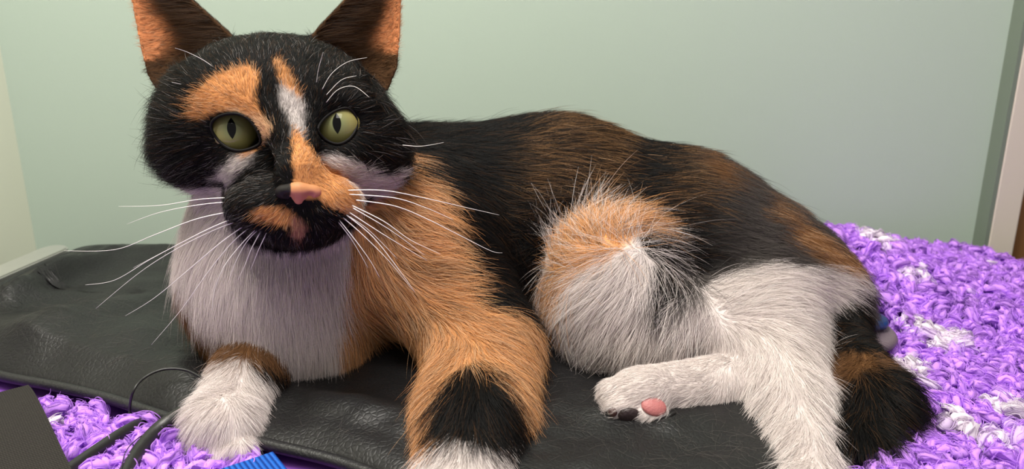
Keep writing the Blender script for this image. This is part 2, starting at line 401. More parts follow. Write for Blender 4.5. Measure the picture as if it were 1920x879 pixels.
# fleece pile: curled tufts
def tuft(n_seg=8, sides=6, seed=0):
    r0 = np.random.default_rng(seed)
    bend = r0.uniform(2.4, 4.6); L = r0.uniform(0.012, 0.019); R = L / bend
    th = np.linspace(0, bend, n_seg)
    path = np.stack([R * np.sin(th), np.zeros(n_seg) + 0.001 * np.sin(th * 2 + seed), R * (1 - np.cos(th)) * 0.75], 1)
    rad = 0.0020 * np.sin(np.linspace(0.5, math.pi - 0.45, n_seg)) ** 0.6 * r0.uniform(0.85, 1.2)
    V, Fc = tube_arrays(path, rad, sides, True, 1.0, (0, 1, 0.05)); V = np.array(V); V = V + r0.normal(0, .00035, V.shape)
    return np.array(V), [f for f in Fc]
TUFTS = [tuft(seed=k) for k in range(8)]
def fleece_color(p):
    n = vnoise(p, 26, 11) + 0.5 * vnoise(p, 70, 12)
    w = np.clip((n - 0.62) * 5, 0, 1)
    pur = np.array([0.54, 0.26, 0.82]); wh = np.array([0.74, 0.66, 0.76])
    return pur * (1 - w[:, None]) + wh * w[:, None]
COVER = [[(-140, 705), (74, 728), (146, 880), (170, 960), (-140, 960)], [(512, 850), (640, 885), (720, 960), (330, 960), (418, 880)], [(1590, 585), (1650, 588), (1676, 605), (1690, 634), (1672, 656), (1590, 660)]]   # webbing lies here
sp = 0.0047
gx, gy = np.meshgrid(np.arange(-0.40, 0.50, sp), np.arange(0.10, 0.62, sp))
g = np.stack([gx.ravel(), gy.ravel()], 1) + rng.uniform(-0.5, 0.5, (gx.size, 2)) * sp
ok = (poly_sdf(g, fleece_out) < -0.002) & ((poly_sdf(g, bag_out) > 0.008) | (fleece_h(g[:, 0], g[:, 1]) > 0.0125))
for pl in COVER: ok &= poly_sdf(g, np.array([ground(x, y, .010)[:2] for x, y in pl])) > -.003
g = g[ok]
allV = []; tri = []; cc = []; off = 0
th = rng.uniform(0, 2 * math.pi, len(g)); gz = fleece_h(g[:, 0], g[:, 1])
inbag = poly_sdf(g, bag_out)
for i in range(len(g)):
    tv, tf = TUFTS[i % 8]
    c, s = math.cos(th[i]), math.sin(th[i]); tl_ = rng.uniform(-0.5, 0.5); sc = rng.uniform(0.75, 1.2) * (0.75 if -.001 < inbag[i] < 0.004 else 1.0)
    X = tv[:, 0] * sc; Y = tv[:, 1] * sc; Z = tv[:, 2] * sc
    Y2 = Y * math.cos(tl_) - Z * math.sin(tl_); Z2 = Y * math.sin(tl_) + Z * math.cos(tl_)
    W = np.stack([X * c - Y2 * s + g[i, 0], X * s + Y2 * c + g[i, 1], Z2 + gz[i] + 0.0005 + rng.uniform(0, 0.002)], 1)
    allV.append(W); tri.append(off); off += len(tv)
AV = np.vstack(allV); faces = []
for i in range(len(g)):
    o_ = tri[i]
    for f in TUFTS[i % 8][1]: faces.append([o_ + k for k in f])
me = bpy.data.meshes.new('pile'); me.from_pydata(AV.astype(float).tolist(), [], faces); me.update()
me.polygons.foreach_set('use_smooth', [True] * len(me.polygons))
ca = me.attributes.new('coat', 'FLOAT_COLOR', 'POINT')
tc_ = fleece_color(np.column_stack([g, gz * 0])) * rng.uniform(0.8, 1.12, (len(g), 1))
c4 = np.ones((len(AV), 4), np.float32)
c4[:, :3] = np.repeat(tc_, [len(TUFTS[i % 8][0]) for i in range(len(g))], axis=0)
ca.data.foreach_set('color', c4.ravel())
M_PILE = mat_attr('fleece_pile', 0.85, 0.15, sss=0.0)
me.materials.append(M_PILE)
po = bpy.data.objects.new('pile', me); COL.objects.link(po); po.parent = blanket; po['kind'] = 'stuff'
# fine fibres: each tuft carries a bundle of wavy fibres along its curl, and loose ones stand off
NB, NSEG = 13, 8
bund = []; bcol = []
for i in range(len(g)):
    o_ = tri[i]; W = AV[o_:o_ + NSEG * 6].reshape(NSEG, 6, 3); cen_ = W.mean(1)
    k = rng.integers(0, 6, NB); ww = W[:, k].transpose(1, 0, 2); sc_ = rng.uniform(.85, 1.5, (NB, 1, 1))
    q = cen_[None] + (ww - cen_[None]) * sc_ + rng.normal(0, .00035, (NB, NSEG, 3)); q = np.roll(q, 0, 1)
    bund.append(q[:, ::1]); bcol.append(np.broadcast_to(np.clip(tc_[i] * 1.06, 0, .95), (NB, 3)) * rng.uniform(.85, 1.12, (NB, 1)))
bund = np.concatenate(bund); bcol = np.clip(np.concatenate(bcol), 0, .95)
curves('curl', bund, np.broadcast_to(np.array([.6, 1, 1, 1, 1  , .9, .7, .3]) * .00024, bund.shape[:2]), np.repeat(bcol[:, None], NSEG, 1), M_FUZZ, blanket)['kind'] = 'stuff'
nf = 90000
idx = rng.integers(0, len(AV), nf); base = AV[idx]
own = np.repeat(np.arange(len(g)), [len(TUFTS[i % 8][0]) for i in range(len(g))])[idx]
ctr = np.column_stack([g, gz + 0.004])[own]
dr = nrm(base - ctr + rng.normal(0, 0.003, (nf, 3))); tg = nrm(np.cross(dr, rng.normal(0, 1, (nf, 3))))
Lf = rng.uniform(0.0015, 0.0045, nf)[:, None]
pts = np.stack([base, base + dr * Lf * 0.35 + tg * Lf * 0.35, base + dr * Lf * 0.45 + tg * Lf * 0.9], 1)
fc = np.clip(c4[idx, :3] * 1.1, 0, .95)
curves('fibres', pts, np.broadcast_to(np.array([0.00009, 0.00008, 0.00004]), (nf, 3)), np.repeat(fc[:, None], 3, 1), M_FUZZ, blanket)['kind'] = 'stuff'

# ------------------------------------------------------------------ the cat: one continuous body from blended solids
PARTS = ['head', 'ear', 'neck', 'chest', 'shoulder', 'forearm', 'rforeleg', 'torso', 'thigh', 'hindleg', 'hindfoot', 'tail']
PID = {n: i for i, n in enumerate(PARTS)}
def cone(part, a, b, ra, rb, k): return ('c', PID[part], P(*a), P(*b), M(ra, a[2]), M(rb, b[2]), k)
def ell(part, c, rx, ry, rd, k, rot=0.0):
    """ellipsoid seen at pixel c[0:2]; radii in pixels at its own distance; rot turns it in the view (degrees)"""
    x, y, d = c; w = nrm(P(x, y, d) - CAM); u = nrm(RIGHT - w * (RIGHT @ w)); v = np.cross(u, w)
    v = -v if v[2] < 0 else v
    a = math.radians(rot); uu = u * math.cos(a) + v * math.sin(a); vv = -u * math.sin(a) + v * math.cos(a)
    return ('e', PID[part], P(x, y, d), np.stack([uu, vv, w]), np.array([M(rx, d), M(ry, d), M(rd, d)]), k)
PRIMS = [
    # trunk
    cone('torso', (800, 415, .440), (1040, 424, .455), 178, 190, .001),
    cone('torso', (1040, 424, .455), (1270, 490, .445), 190, 192, .02),
    cone('torso', (1270, 490, .445), (1450, 545, .430), 192, 140, .02),
    cone('torso', (1450, 545, .430), (1550, 572, .418), 140, 68, .02),
    ell('torso', (1080, 590, .445), 260, 120, 150, .02),
    # neck and chest
    cone('neck', (535, 300, .385), (560, 470, .405), 150, 175, .02),
    ell('chest', (520, 515, .400), 160, 185, 175, .02, 0),
    ell('chest', (560, 620, .392), 130, 90, 110, .015, -20),
    # shoulder and left foreleg
    ell('shoulder', (770, 470, .405), 140, 165, 150, .018, 25),
    cone('shoulder', (800, 470, .400), (900, 640, .372), 120, 95, .012),
    cone('forearm', (905, 655, .368), (888, 790, .328), 95, 96, .010),
    cone('forearm', (888, 790, .328), (865, 930, .300), 96, 96, .008),
    ell('forearm', (855, 960, .292), 100, 75, 110, .006),
    # right foreleg
    cone('rforeleg', (500, 640, .395), (465, 715, .362), 75, 60, .012),
    cone('rforeleg', (465, 715, .362), (425, 790, .338), 62, 66, .008),
    ell('rforeleg', (418, 805, .330), 68, 62, 70, .006, -30),
    ell('rforeleg', (382, 842, .325), 25, 30, 34, .004, -20),
    ell('rforeleg', (414, 856, .320), 26, 30, 34, .004, -10),
    ell('rforeleg', (450, 846, .320), 25, 28, 34, .004, 10),
    # left thigh and knee
    ell('thigh', (1155, 545, .392), 118, 142, 120, .010, 12),
    ell('thigh', (1230, 600, .385), 90, 85, 90, .012, 0),
    # stretched hind leg
    cone('hindleg', (1420, 605, .398), (1480, 760, .345), 118, 66, .010),
    cone('hindleg', (1480, 760, .345), (1512, 900, .302), 66, 46, .010),
    ell('hindleg', (1350, 615, .385), 85, 85, 80, .012, 0),
    ell('hindleg', (1520, 950, .292), 52, 60, 80, .008, 0),
    # the other hind foot
    cone('hindfoot', (1345, 728, .358), (1215, 742, .345), 60, 52, .006),
    ell('hindfoot', (1195, 742, .343), 62, 46, 60, .005, 6),
    ell('hindfoot', (1150, 742, .340), 26, 30, 30, .003, 20),
    ell('hindfoot', (1163, 764, .334), 28, 24, 28, .003, 0),
    ell('hindfoot', (1212, 777, .334), 42, 18, 28, .004, 0),
    # tail
    cone('tail', (1550, 550, .425), (1578, 605, .405), 46, 34, .010),
    cone('tail', (1578, 605, .405), (1604, 700, .368), 34, 50, .008),
    cone('tail', (1606, 702, .366), (1636, 765, .345), 54, 66, .008),
    cone('tail', (1640, 760, .345), (1612, 860, .325), 66, 60, .008),
    cone('tail', (1612, 860, .325), (1570, 950, .310), 60, 50, .008),
    # head
    ell('head', (518, 208, .368), 192, 138, 180, .014),
    ell('head', (402, 268, .362), 98, 88, 105, .010),
    ell('head', (660, 275, .365), 92, 92, 105, .010),
    ell('head', (548, 380, .350), 118, 72, 105, .010),
    cone('head', (540, 185, .338), (561, 322, .3150), 52, 34, .010),
    cone('head', (561, 322, .3150), (560, 350, .3130), 32, 24, .006),
    ell('head', (500, 384, .323), 74, 50, 60, .008, 4),
    ell('head', (614, 378, .323), 62, 50, 56, .008, -6),
    ell('head', (568, 424, .326), 66, 36, 52, .008),
    ell('head', (480, 300, .340), 60, 42, 50, .008, 10),
    ell('head', (630, 292, .342), 52, 40, 48, .008, -10),
    ell('head', (440, 192, .349), 62, 30, 38, .008, 8),
    ell('head', (640, 188, .347), 55, 32, 42, .008, -8),
]
EYE_POLY = {'l': [(397, 236), (401, 226), (414, 218), (432, 214), (450, 216), (466, 225), (480, 243), (488, 264), (478, 273), (462, 279), (445, 281), (426, 275), (410, 262), (400, 248)],
            'r': [(597, 242), (604, 228), (618, 215), (636, 206), (652, 204), (663, 214), (668, 228), (667, 240), (660, 253), (648, 264), (632, 269), (615, 263), (603, 253)]}
EYE_C = {'l': (439, 247, .3405), 'r': (634, 237, .3472)}
EYE_R = 0.0118
def view_frame(c):
    C = P(*c); w = nrm(C - CAM); u = nrm(RIGHT - w * (RIGHT @ w)); v = np.cross(u, w); v = -v if v[2] < 0 else v
    return C, u, v, w
def flat2(c, pts):
    """coordinates in a plane standing at c"""
    C, u, v, w = view_frame(c); q = pts - C
    return np.stack([q @ u, q @ v], -1)
def poly2(c, poly): return flat2(c, np.array([P(x, y, c[2]) for x, y in poly]))
EARS = [dict(b1=P(432, 75, .372), b2=P(286, 138, .385), tip=P(238, -95, .385), cup=.55),
        dict(b1=P(588, 72, .374), b2=P(738, 128, .388), tip=P(748, -95, .388), cup=.55)]
for e in EARS:
    e['o'] = (e['b1'] + e['b2']) / 2; e['h'] = np.linalg.norm(e['tip'] - e['o']); e['b'] = (e['tip'] - e['o']) / e['h']
    a = e['b2'] - e['b1']; e['w'] = np.linalg.norm(a) / 2; a = a / (2 * e['w']); c = np.cross(a, e['b']); c = c / np.linalg.norm(c)
    if c[1] > 0: c = -c
    e['c'] = c; e['a'] = np.cross(e['b'], c); e['a'] *= np.sign(e['a'] @ a)
    e['sk'] = (a @ e['b']) * e['w']
def ear_local(p, e):
    q = p - e['o']; return q @ e['a'], q @ e['b'], q @ e['c']
def ear_sdf(p, e):
    a, b, c = ear_local(p, e)
    b2 = b - a * (e['sk'] / e['w'])
    t = np.clip(b2 / e['h'], -0.15, 1)
    w = e['w'] * np.clip(1 - np.clip(t, 0, 1) ** 1.12, 0, 1) + 0.0012
    s = np.clip(a / w, -1.3, 1.3)
    cup = -0.013 * (1 - np.clip(t, 0, 1)) ** 0.7 * (1 - s * s)
    q0 = (np.abs(c - cup) - 0.0004) * .85; q1 = (np.abs(a) - np.maximum(w - .0012, .0002)) * .9
    d = np.hypot(np.maximum(q0, 0), np.maximum(q1, 0)) + np.minimum(np.maximum(q0, q1), 0) - .0013
    return np.maximum(d, np.maximum(b2 - e['h'], -b2 - 0.012))
def smin(a, b, k):
    h = np.clip(k - np.abs(a - b), 0, None) / k
    return np.minimum(a, b) - h * h * k * 0.25
def prim_d(p, q):
    if q[0] == 'c':
        _, _, a, b, ra, rb, k = q; ba = b - a; pa = p - a
        t = np.clip((pa @ ba) / (ba @ ba), 0, 1)
        return np.linalg.norm(pa - t[:, None] * ba, axis=1) - (ra + (rb - ra) * t)
    _, _, c, R, r, k = q; z = (p - c) @ R.T
    k0 = np.linalg.norm(z / r, axis=1); k1 = np.linalg.norm(z / (r * r), axis=1) + 1e-9
    return k0 * (k0 - 1) / k1
LO = np.array([-0.20, 0.18, -0.01]); HI = np.array([0.24, 0.56, 0.235])
def body_sdf(p, labels=False):
    p = np.asarray(p, np.float64)
    d = np.full(len(p), 1.0); best = np.full(len(p), 1.0); lab = np.zeros(len(p), np.int32)
    for q in PRIMS:
        dq = prim_d(p, q); d = smin(d, dq, q[-1])
        if labels:
            m = dq < best; best = np.where(m, dq, best); lab = np.where(m, q[1], lab)
    for e in EARS:
        m = np.linalg.norm(p - (e['o'] + e['tip']) / 2, axis=1) < 0.06
        if m.any():
            de = ear_sdf(p[m], e); d[m] = smin(d[m], de, .006)
            if labels:
                a, b, c = ear_local(p[m], e)
                mm = de < best[m] + 0.001; tmp = lab[m]; tmp[mm] = PID['ear']; lab[m] = tmp
    for s in ('l', 'r'):
        C = P(*EYE_C[s]); m = np.linalg.norm(p - C, axis=1) < 0.035
        if m.any():
            w = nrm(C - CAM); e2 = poly_sdf(flat2((EYE_C[s][0], EYE_C[s][1], .332), p[m]), EYE_POLY2[s])
            hole = np.maximum(e2, (p[m] - C) @ w - 0.001)
            a = d[m]; b = -hole; k = .0015
            h = np.clip(k - np.abs(a - b), 0, None) / k
            d[m] = np.maximum(a, b) + h * h * k * 0.25
    zc = .0125 - .0090 * np.clip((.338 - p[:, 1]) / .012, 0, 1) * (p[:, 0] < -.075)
    d = -smin(-d, p[:, 2] - zc, .003)
    return (d, lab) if labels else d
EYE_POLY2 = {s: poly2((EYE_C[s][0], EYE_C[s][1], .332), EYE_POLY[s]) for s in 'lr'}

def surface(sdf, lo, hi, vox, blk=8):
    n = np.ceil((hi - lo) / vox / blk).astype(int); N = n * blk + 1
    bi = np.stack(np.meshgrid(*[np.arange(k) for k in n], indexing='ij'), -1).reshape(-1, 3)
    bc = lo + (bi + 0.5) * blk * vox
    dc = np.concatenate([sdf(c) for c in np.array_split(bc, max(1, len(bc) // 200000))])
    G = np.repeat(np.repeat(np.repeat(dc.reshape(n).astype(np.float32), blk, 0), blk, 1), blk, 2)
    G = np.pad(G, ((0, 1), (0, 1), (0, 1)), mode='edge')
    act = bi[np.abs(dc) < blk * vox * 0.9 + 0.006]
    loc = np.stack(np.meshgrid(*[np.arange(blk + 1)] * 3, indexing='ij'), -1).reshape(-1, 3)
    for ch in np.array_split(act, max(1, len(act) // 500)):
        ii = (ch[:, None, :] * blk + loc[None]).reshape(-1, 3)
        G[ii[:, 0], ii[:, 1], ii[:, 2]] = sdf(lo + ii * vox)
    S = G < 0
    c = np.zeros(np.array(G.shape) - 1, np.int8)
    for dx in (0, 1):
        for dy in (0, 1):
            for dz in (0, 1): c += S[dx:dx + c.shape[0], dy:dy + c.shape[1], dz:dz + c.shape[2]]
    cells = np.argwhere((c > 0) & (c < 8))
    vid = np.full(c.shape, -1, np.int64); vid[tuple(cells.T)] = np.arange(len(cells))
    acc = np.zeros((len(cells), 3)); cnt = np.zeros(len(cells))
    cor = [(x, y, z) for x in (0, 1) for y in (0, 1) for z in (0, 1)]
    for i in range(8):
        for j in range(i + 1, 8):
            a, b = np.array(cor[i]), np.array(cor[j])
            if np.abs(a - b).sum() != 1: continue
            ia = cells + a; ib = cells + b; va = G[tuple(ia.T)]; vb = G[tuple(ib.T)]
            m = (va < 0) != (vb < 0); t = va[m] / (va[m] - vb[m])
            acc[m] += ia[m] + (ib[m] - ia[m]) * t[:, None]; cnt[m] += 1
    V = lo + acc / cnt[:, None] * vox
    Q = []
    for ax in range(3):
        sl0 = [slice(None)] * 3; sl1 = [slice(None)] * 3; sl0[ax] = slice(0, -1); sl1[ax] = slice(1, None)
        E = np.argwhere(S[tuple(sl0)] != S[tuple(sl1)])
        u, v = [(1, 2), (2, 0), (0, 1)][ax]
        E = E[(E[:, u] > 0) & (E[:, v] > 0) & (E[:, u] < c.shape[u]) & (E[:, v] < c.shape[v])]
        du = np.zeros(3, int); du[u] = 1; dv = np.zeros(3, int); dv[v] = 1
        q = np.stack([vid[tuple((E - du - dv).T)], vid[tuple((E - dv).T)], vid[tuple(E.T)], vid[tuple((E - du).T)]], 1)
        fl = ~S[tuple(E.T)]
        q[fl] = q[fl][:, ::-1]
        Q.append(q[(q >= 0).all(1)])
    return V, np.vstack(Q)
def gradient(sdf, V, h=0.0006):
    g = np.stack([sdf(V + np.eye(3)[i] * h) - sdf(V - np.eye(3)[i] * h) for i in range(3)], 1)
    return nrm(g)
BV, BQ = surface(body_sdf, LO, HI, 0.0015)
for it in range(2):
    d0 = body_sdf(BV); BN = gradient(body_sdf, BV); BV = BV - np.clip(d0, -0.001, 0.001)[:, None] * BN * 0.8
BN = gradient(body_sdf, BV, 0.001)
_, BL = body_sdf(BV, True)

# ---- coat colours, in patches on the body
BLACK = np.array([.0045, .0042, .0042]); ORANGE = np.array([.68, .325, .13]); WHITE = np.array([.71, .635, .61]); BROWN = np.array([.16, .075, .03])
CREAM = np.array([.68, .42, .24]); PINK = np.array([.55, .24, .17]); SLATE = np.array([.075, .065, .06]); EAR_BACKLIT = np.array([.50, .185, .075])
ORANGE_F = np.array([.53, .235, .085])
BASE = dict(head=BLACK, ear=BLACK, neck=WHITE, chest=WHITE, shoulder=ORANGE, forearm=ORANGE, rforeleg=WHITE, torso=BLACK, thigh=WHITE, hindleg=WHITE, hindfoot=WHITE, tail=BLACK)
HD = (530, 260, .332)
PATCH = [  # parts, colour, softness in px, plane it is laid out on, outline
    (('head',), ORANGE_F, 5, HD, [(360, 222), (366, 178), (392, 152), (430, 132), (468, 124), (484, 138), (483, 190), (492, 218), (503, 240), (497, 270), (470, 292), (440, 306), (455, 285), (488, 268), (482, 242), (466, 222), (440, 210), (412, 212), (385, 226)]),
    (('head',), CREAM, 4, HD, [(420, 210), (440, 205), (468, 214), (490, 222), (512, 240), (500, 268), (488, 268), (480, 240), (462, 222), (440, 212)]),
    (('head',), WHITE * .8, 16, HD, [(408, 322), (440, 300), (485, 283), (478, 305), (446, 330), (424, 345), (395, 345)]),
    (('head',), ORANGE_F * .8, 8, HD, [(516, 112), (530, 118), (552, 150), (563, 182), (560, 205), (540, 190), (524, 150)]),
    (('head',), WHITE * .62, 15, HD, [(526, 165), (545, 178), (565, 200), (573, 240), (566, 262), (548, 256), (542, 225), (530, 200)]),
    (('head',), ORANGE_F, 1.5, HD, [(547, 236), (562, 252), (576, 272), (592, 296), (622, 312), (648, 325), (664, 350), (668, 378), (655, 398), (636, 390), (618, 384), (604, 374), (592, 366), (548, 362)]),
    (('head',), WHITE, 12, HD, [(608, 298), (636, 287), (680, 305), (724, 330), (775, 338), (780, 380), (720, 388), (680, 384), (668, 352), (642, 322)]),
    (('head',), CREAM, 5, HD, [(640, 386), (672, 380), (688, 400), (676, 420), (655, 406)]),
    (('head',), ORANGE_F, 3, HD, [(474, 386), (500, 378), (535, 380), (553, 392), (556, 412), (535, 414), (500, 407), (482, 400)]),
    (('head',), PINK * .5, 4, HD, [(540, 396), (560, 398), (572, 415), (566, 440), (545, 436), (545, 414)]),
    (('head', 'neck'), WHITE, 6, (540, 400, .36), [(310, 352), (424, 352), (428, 420), (470, 462), (560, 474), (635, 458), (672, 424), (700, 388), (800, 360), (800, 560), (300, 560)]),
    (('neck', 'chest'), BLACK, 8, (540, 260, .37), [(250, 100), (800, 100), (790, 320), (300, 340)]),
    (('neck', 'chest'), BROWN, 10, (520, 560, .38), [(300, 480), (340, 500), (366, 555), (410, 606), (470, 640), (560, 688), (620, 720), (600, 800), (350, 800), (250, 600)]),
    (('neck', 'chest'), ORANGE, 8, (640, 560, .375), [(700, 388), (665, 440), (652, 500), (646, 560), (634, 620), (640, 690), (900, 720), (900, 350), (772, 350)]),
    (('shoulder', 'torso', 'neck'), BLACK, 8, (860, 420, .40), [(750, 120), (775, 330), (800, 335), (826, 375), (846, 440), (872, 520), (908, 600), (975, 680), (1100, 700), (1300, 400), (1200, 100)]),
    (('torso',), ORANGE, 8, (860, 440, .40), [(770, 336), (800, 335), (826, 375), (846, 440), (872, 520), (908, 600), (700, 640)]),
    (('forearm', 'shoulder'), BLACK, 9, (890, 760, .32), [(858, 692), (888, 676), (930, 690), (965, 750), (985, 800), (1016, 806), (1010, 836), (940, 856), (860, 832), (806, 812), (826, 745)]),
    (('forearm',), WHITE, 7, (870, 840, .305), [(740, 872), (790, 842), (850, 822), (930, 850), (975, 838), (1020, 780), (1030, 1050), (700, 1050)]),
    (('rforeleg',), BROWN, 8, (480, 660, .365), [(350, 600), (390, 672), (470, 672), (500, 700), (620, 720), (620, 560), (350, 560)]),
    (('rforeleg', 'chest'), BLACK, 4, (500, 710, .35), [(466, 686), (500, 680), (560, 690), (580, 760), (524, 770), (526, 738), (504, 712)]),
    (('thigh',), ORANGE, 12, (1150, 480, .37), [(1010, 590), (1016, 520), (1040, 460), (1080, 415), (1150, 370), (1262, 365), (1290, 405), (1225, 428), (1165, 462), (1122, 496), (1066, 540), (1040, 600)]),
    (('thigh', 'torso', 'hindleg'), BLACK, 7, (1260, 500, .38), [(1196, 446), (1300, 428), (1345, 480), (1300, 525), (1262, 560), (1242, 592), (1218, 548), (1234, 500)]),
    (('hindleg', 'thigh'), SLATE, 6, (1420, 480, .37), [(1230, 400), (1280, 556), (1330, 526), (1400, 500), (1500, 495), (1600, 505), (1660, 380)]),
    (('torso', 'tail'), WHITE * .9, 10, (1560, 520, .385), [(1490, 512), (1540, 496), (1600, 498), (1622, 520), (1600, 560), (1540, 600), (1480, 560)]),
    (('torso',), ORANGE * .42, 22, (1480, 420, .40), [(1420, 352), (1480, 395), (1540, 440), (1600, 495), (1570, 505), (1500, 452), (1440, 400)]),
    (('torso',), ORANGE * .28, 30, (1340, 320, .41), [(1290, 290), (1340, 305), (1390, 342), (1370, 352), (1310, 325)]),
    (('tail',), BROWN * .8, 12, (1600, 690, .35), [(1535, 690), (1570, 660), (1640, 665), (1660, 690), (1600, 705), (1550, 738)]),
]
for i, q in enumerate(PATCH): PATCH[i] = ([PID[n] for n in q[0]], q[1], M(q[2], q[3][2]), q[3], poly2(q[3], q[4]))
def ss(x, a, b): t = np.clip((x - a) / (b - a), 0, 1); return t * t * (3 - 2 * t)
BRND = np.random.default_rng(99).random(2000000)
def coat(p, lab, jit=None):
    """coat colour at points of the body"""
    c = np.array([BASE[n] for n in PARTS])[lab]
    if jit is not None: p = p + jit
    n1 = vnoise(p, 90, 21); n2 = vnoise(p * [1, 1, .45], 130, 22); n3 = vnoise(p, 330, 23)
    wob = (n1 * 0.6 + n3 * 0.4)
    wob = np.clip(wob * 1.3, -1, 1)
    # brindled back: brown and ginger flecks through the black
    t = lab == PID['torso']
    q = flat2((1080, 330, .42), p); x, y = q[:, 0] / M(1, .42) + 1080, 330 - q[:, 1] / M(1, .42)
    band = vnoise(np.stack([x * .014 + .004 * y, y * .003, x * 0], 1), 1.0, 31)
    br = ss(n2 * .35 + band * .9, -.25, 0.75) * ss(x, 900, 1010) * (1 - ss(x, 1300, 1420)) * (1 - ss(y, 330, 420))
    if jit is not None: br = np.where(BRND[:len(br)] < .05 + br * .34, 1.0, br * .06) * ss(x, 890, 1000) * (1 - ss(x, 1480, 1600)) * (1 - ss(y, 400, 470))
    else: br = br * .10
    sl = np.where(t, ss(x, 1230, 1400), 0)[:, None]
    c = c * (1 - sl) + SLATE * sl
    for ids, col, soft, plane, poly in PATCH:
        m = np.isin(lab, ids)
        if not m.any(): continue
        d = poly_sdf(flat2(plane, p[m]), poly) + wob[m] * soft * .9
        w = (1 - ss(d, -soft * .5, soft * .5))[:, None]
        c[m] = c[m] * (1 - w) + col * w
    br = np.where(t & (c[:, 0] < .05), br, 0)[:, None]
    c = c * (1 - br * .8) + np.array([.24, .125, .05]) * br * .8
    # tabby ticking on the ginger
    s = np.isin(lab, [PID['shoulder'], PID['forearm']])
    tab = ss(vnoise(p * [.45, .45, 1.3], 150, 41) + .4 * n2, .15, .7)
    k = np.where(s & (c[:, 0] > .3) & (c[:, 2] < .3), tab * .6, 0)[:, None]
    c = c * (1 - k) + BROWN * k
    # ears: skin painted backlit orange inside outer rim, dark hair toward the inner edge
    m = lab == PID['ear']
    if m.any():
        pe = p[m]; ce = c[m]
        for e, sg in zip(EARS, (1, 1)):
            near = np.linalg.norm(pe - (e['o'] + e['tip']) / 2, axis=1) < 0.055
            a, b, cc = ear_local(pe, e)
            t_ = np.clip((b - a * (e['sk'] / e['w'])) / e['h'], 0, 1); w_ = e['w'] * (1 - t_ ** 1.12) + 1e-4
            s_ = a / w_
            inner = (cc > -0.013 * (1 - t_) ** .7 * (1 - np.clip(s_, -1, 1) ** 2) - 0.0004)
            rimw = ss(s_ + .25 * n1[m], .15, .65) * ss(t_, .08, .25)
            col = EAR_BACKLIT * rimw[:, None] + (BROWN * .35) * (1 - rimw[:, None])
            mm = near & inner
            ce[mm] = col[mm]
            edge = near & (s_ > .75) & (t_ > .12); ce[edge] = EAR_BACKLIT * .9
        c[m] = ce
    return c

cat = bpy.data.objects.new('cat', None); COL.objects.link(cat)
tag(cat, 'calico cat in black, ginger and white lying on the black leather bag', 'cat')
body = fast_mesh('body', BV, BQ, M_SKIN, cat)
bc = coat(BV, BL)
for s_ in 'lr':                                     # dark skin inside the eye openings
    m_ = np.linalg.norm(BV - P(*EYE_C[s_]), axis=1) < .03
    m_[m_] = poly_sdf(flat2((EYE_C[s_][0], EYE_C[s_][1], .332), BV[m_]), EYE_POLY2[s_]) < .0009
    bc[m_] = (.006, .005, .005)
ca = body.data.attributes.new('coat', 'FLOAT_COLOR', 'POINT'); c4 = np.ones((len(BV), 4), np.float32); c4[:, :3] = bc; ca.data.foreach_set('color', c4.ravel())

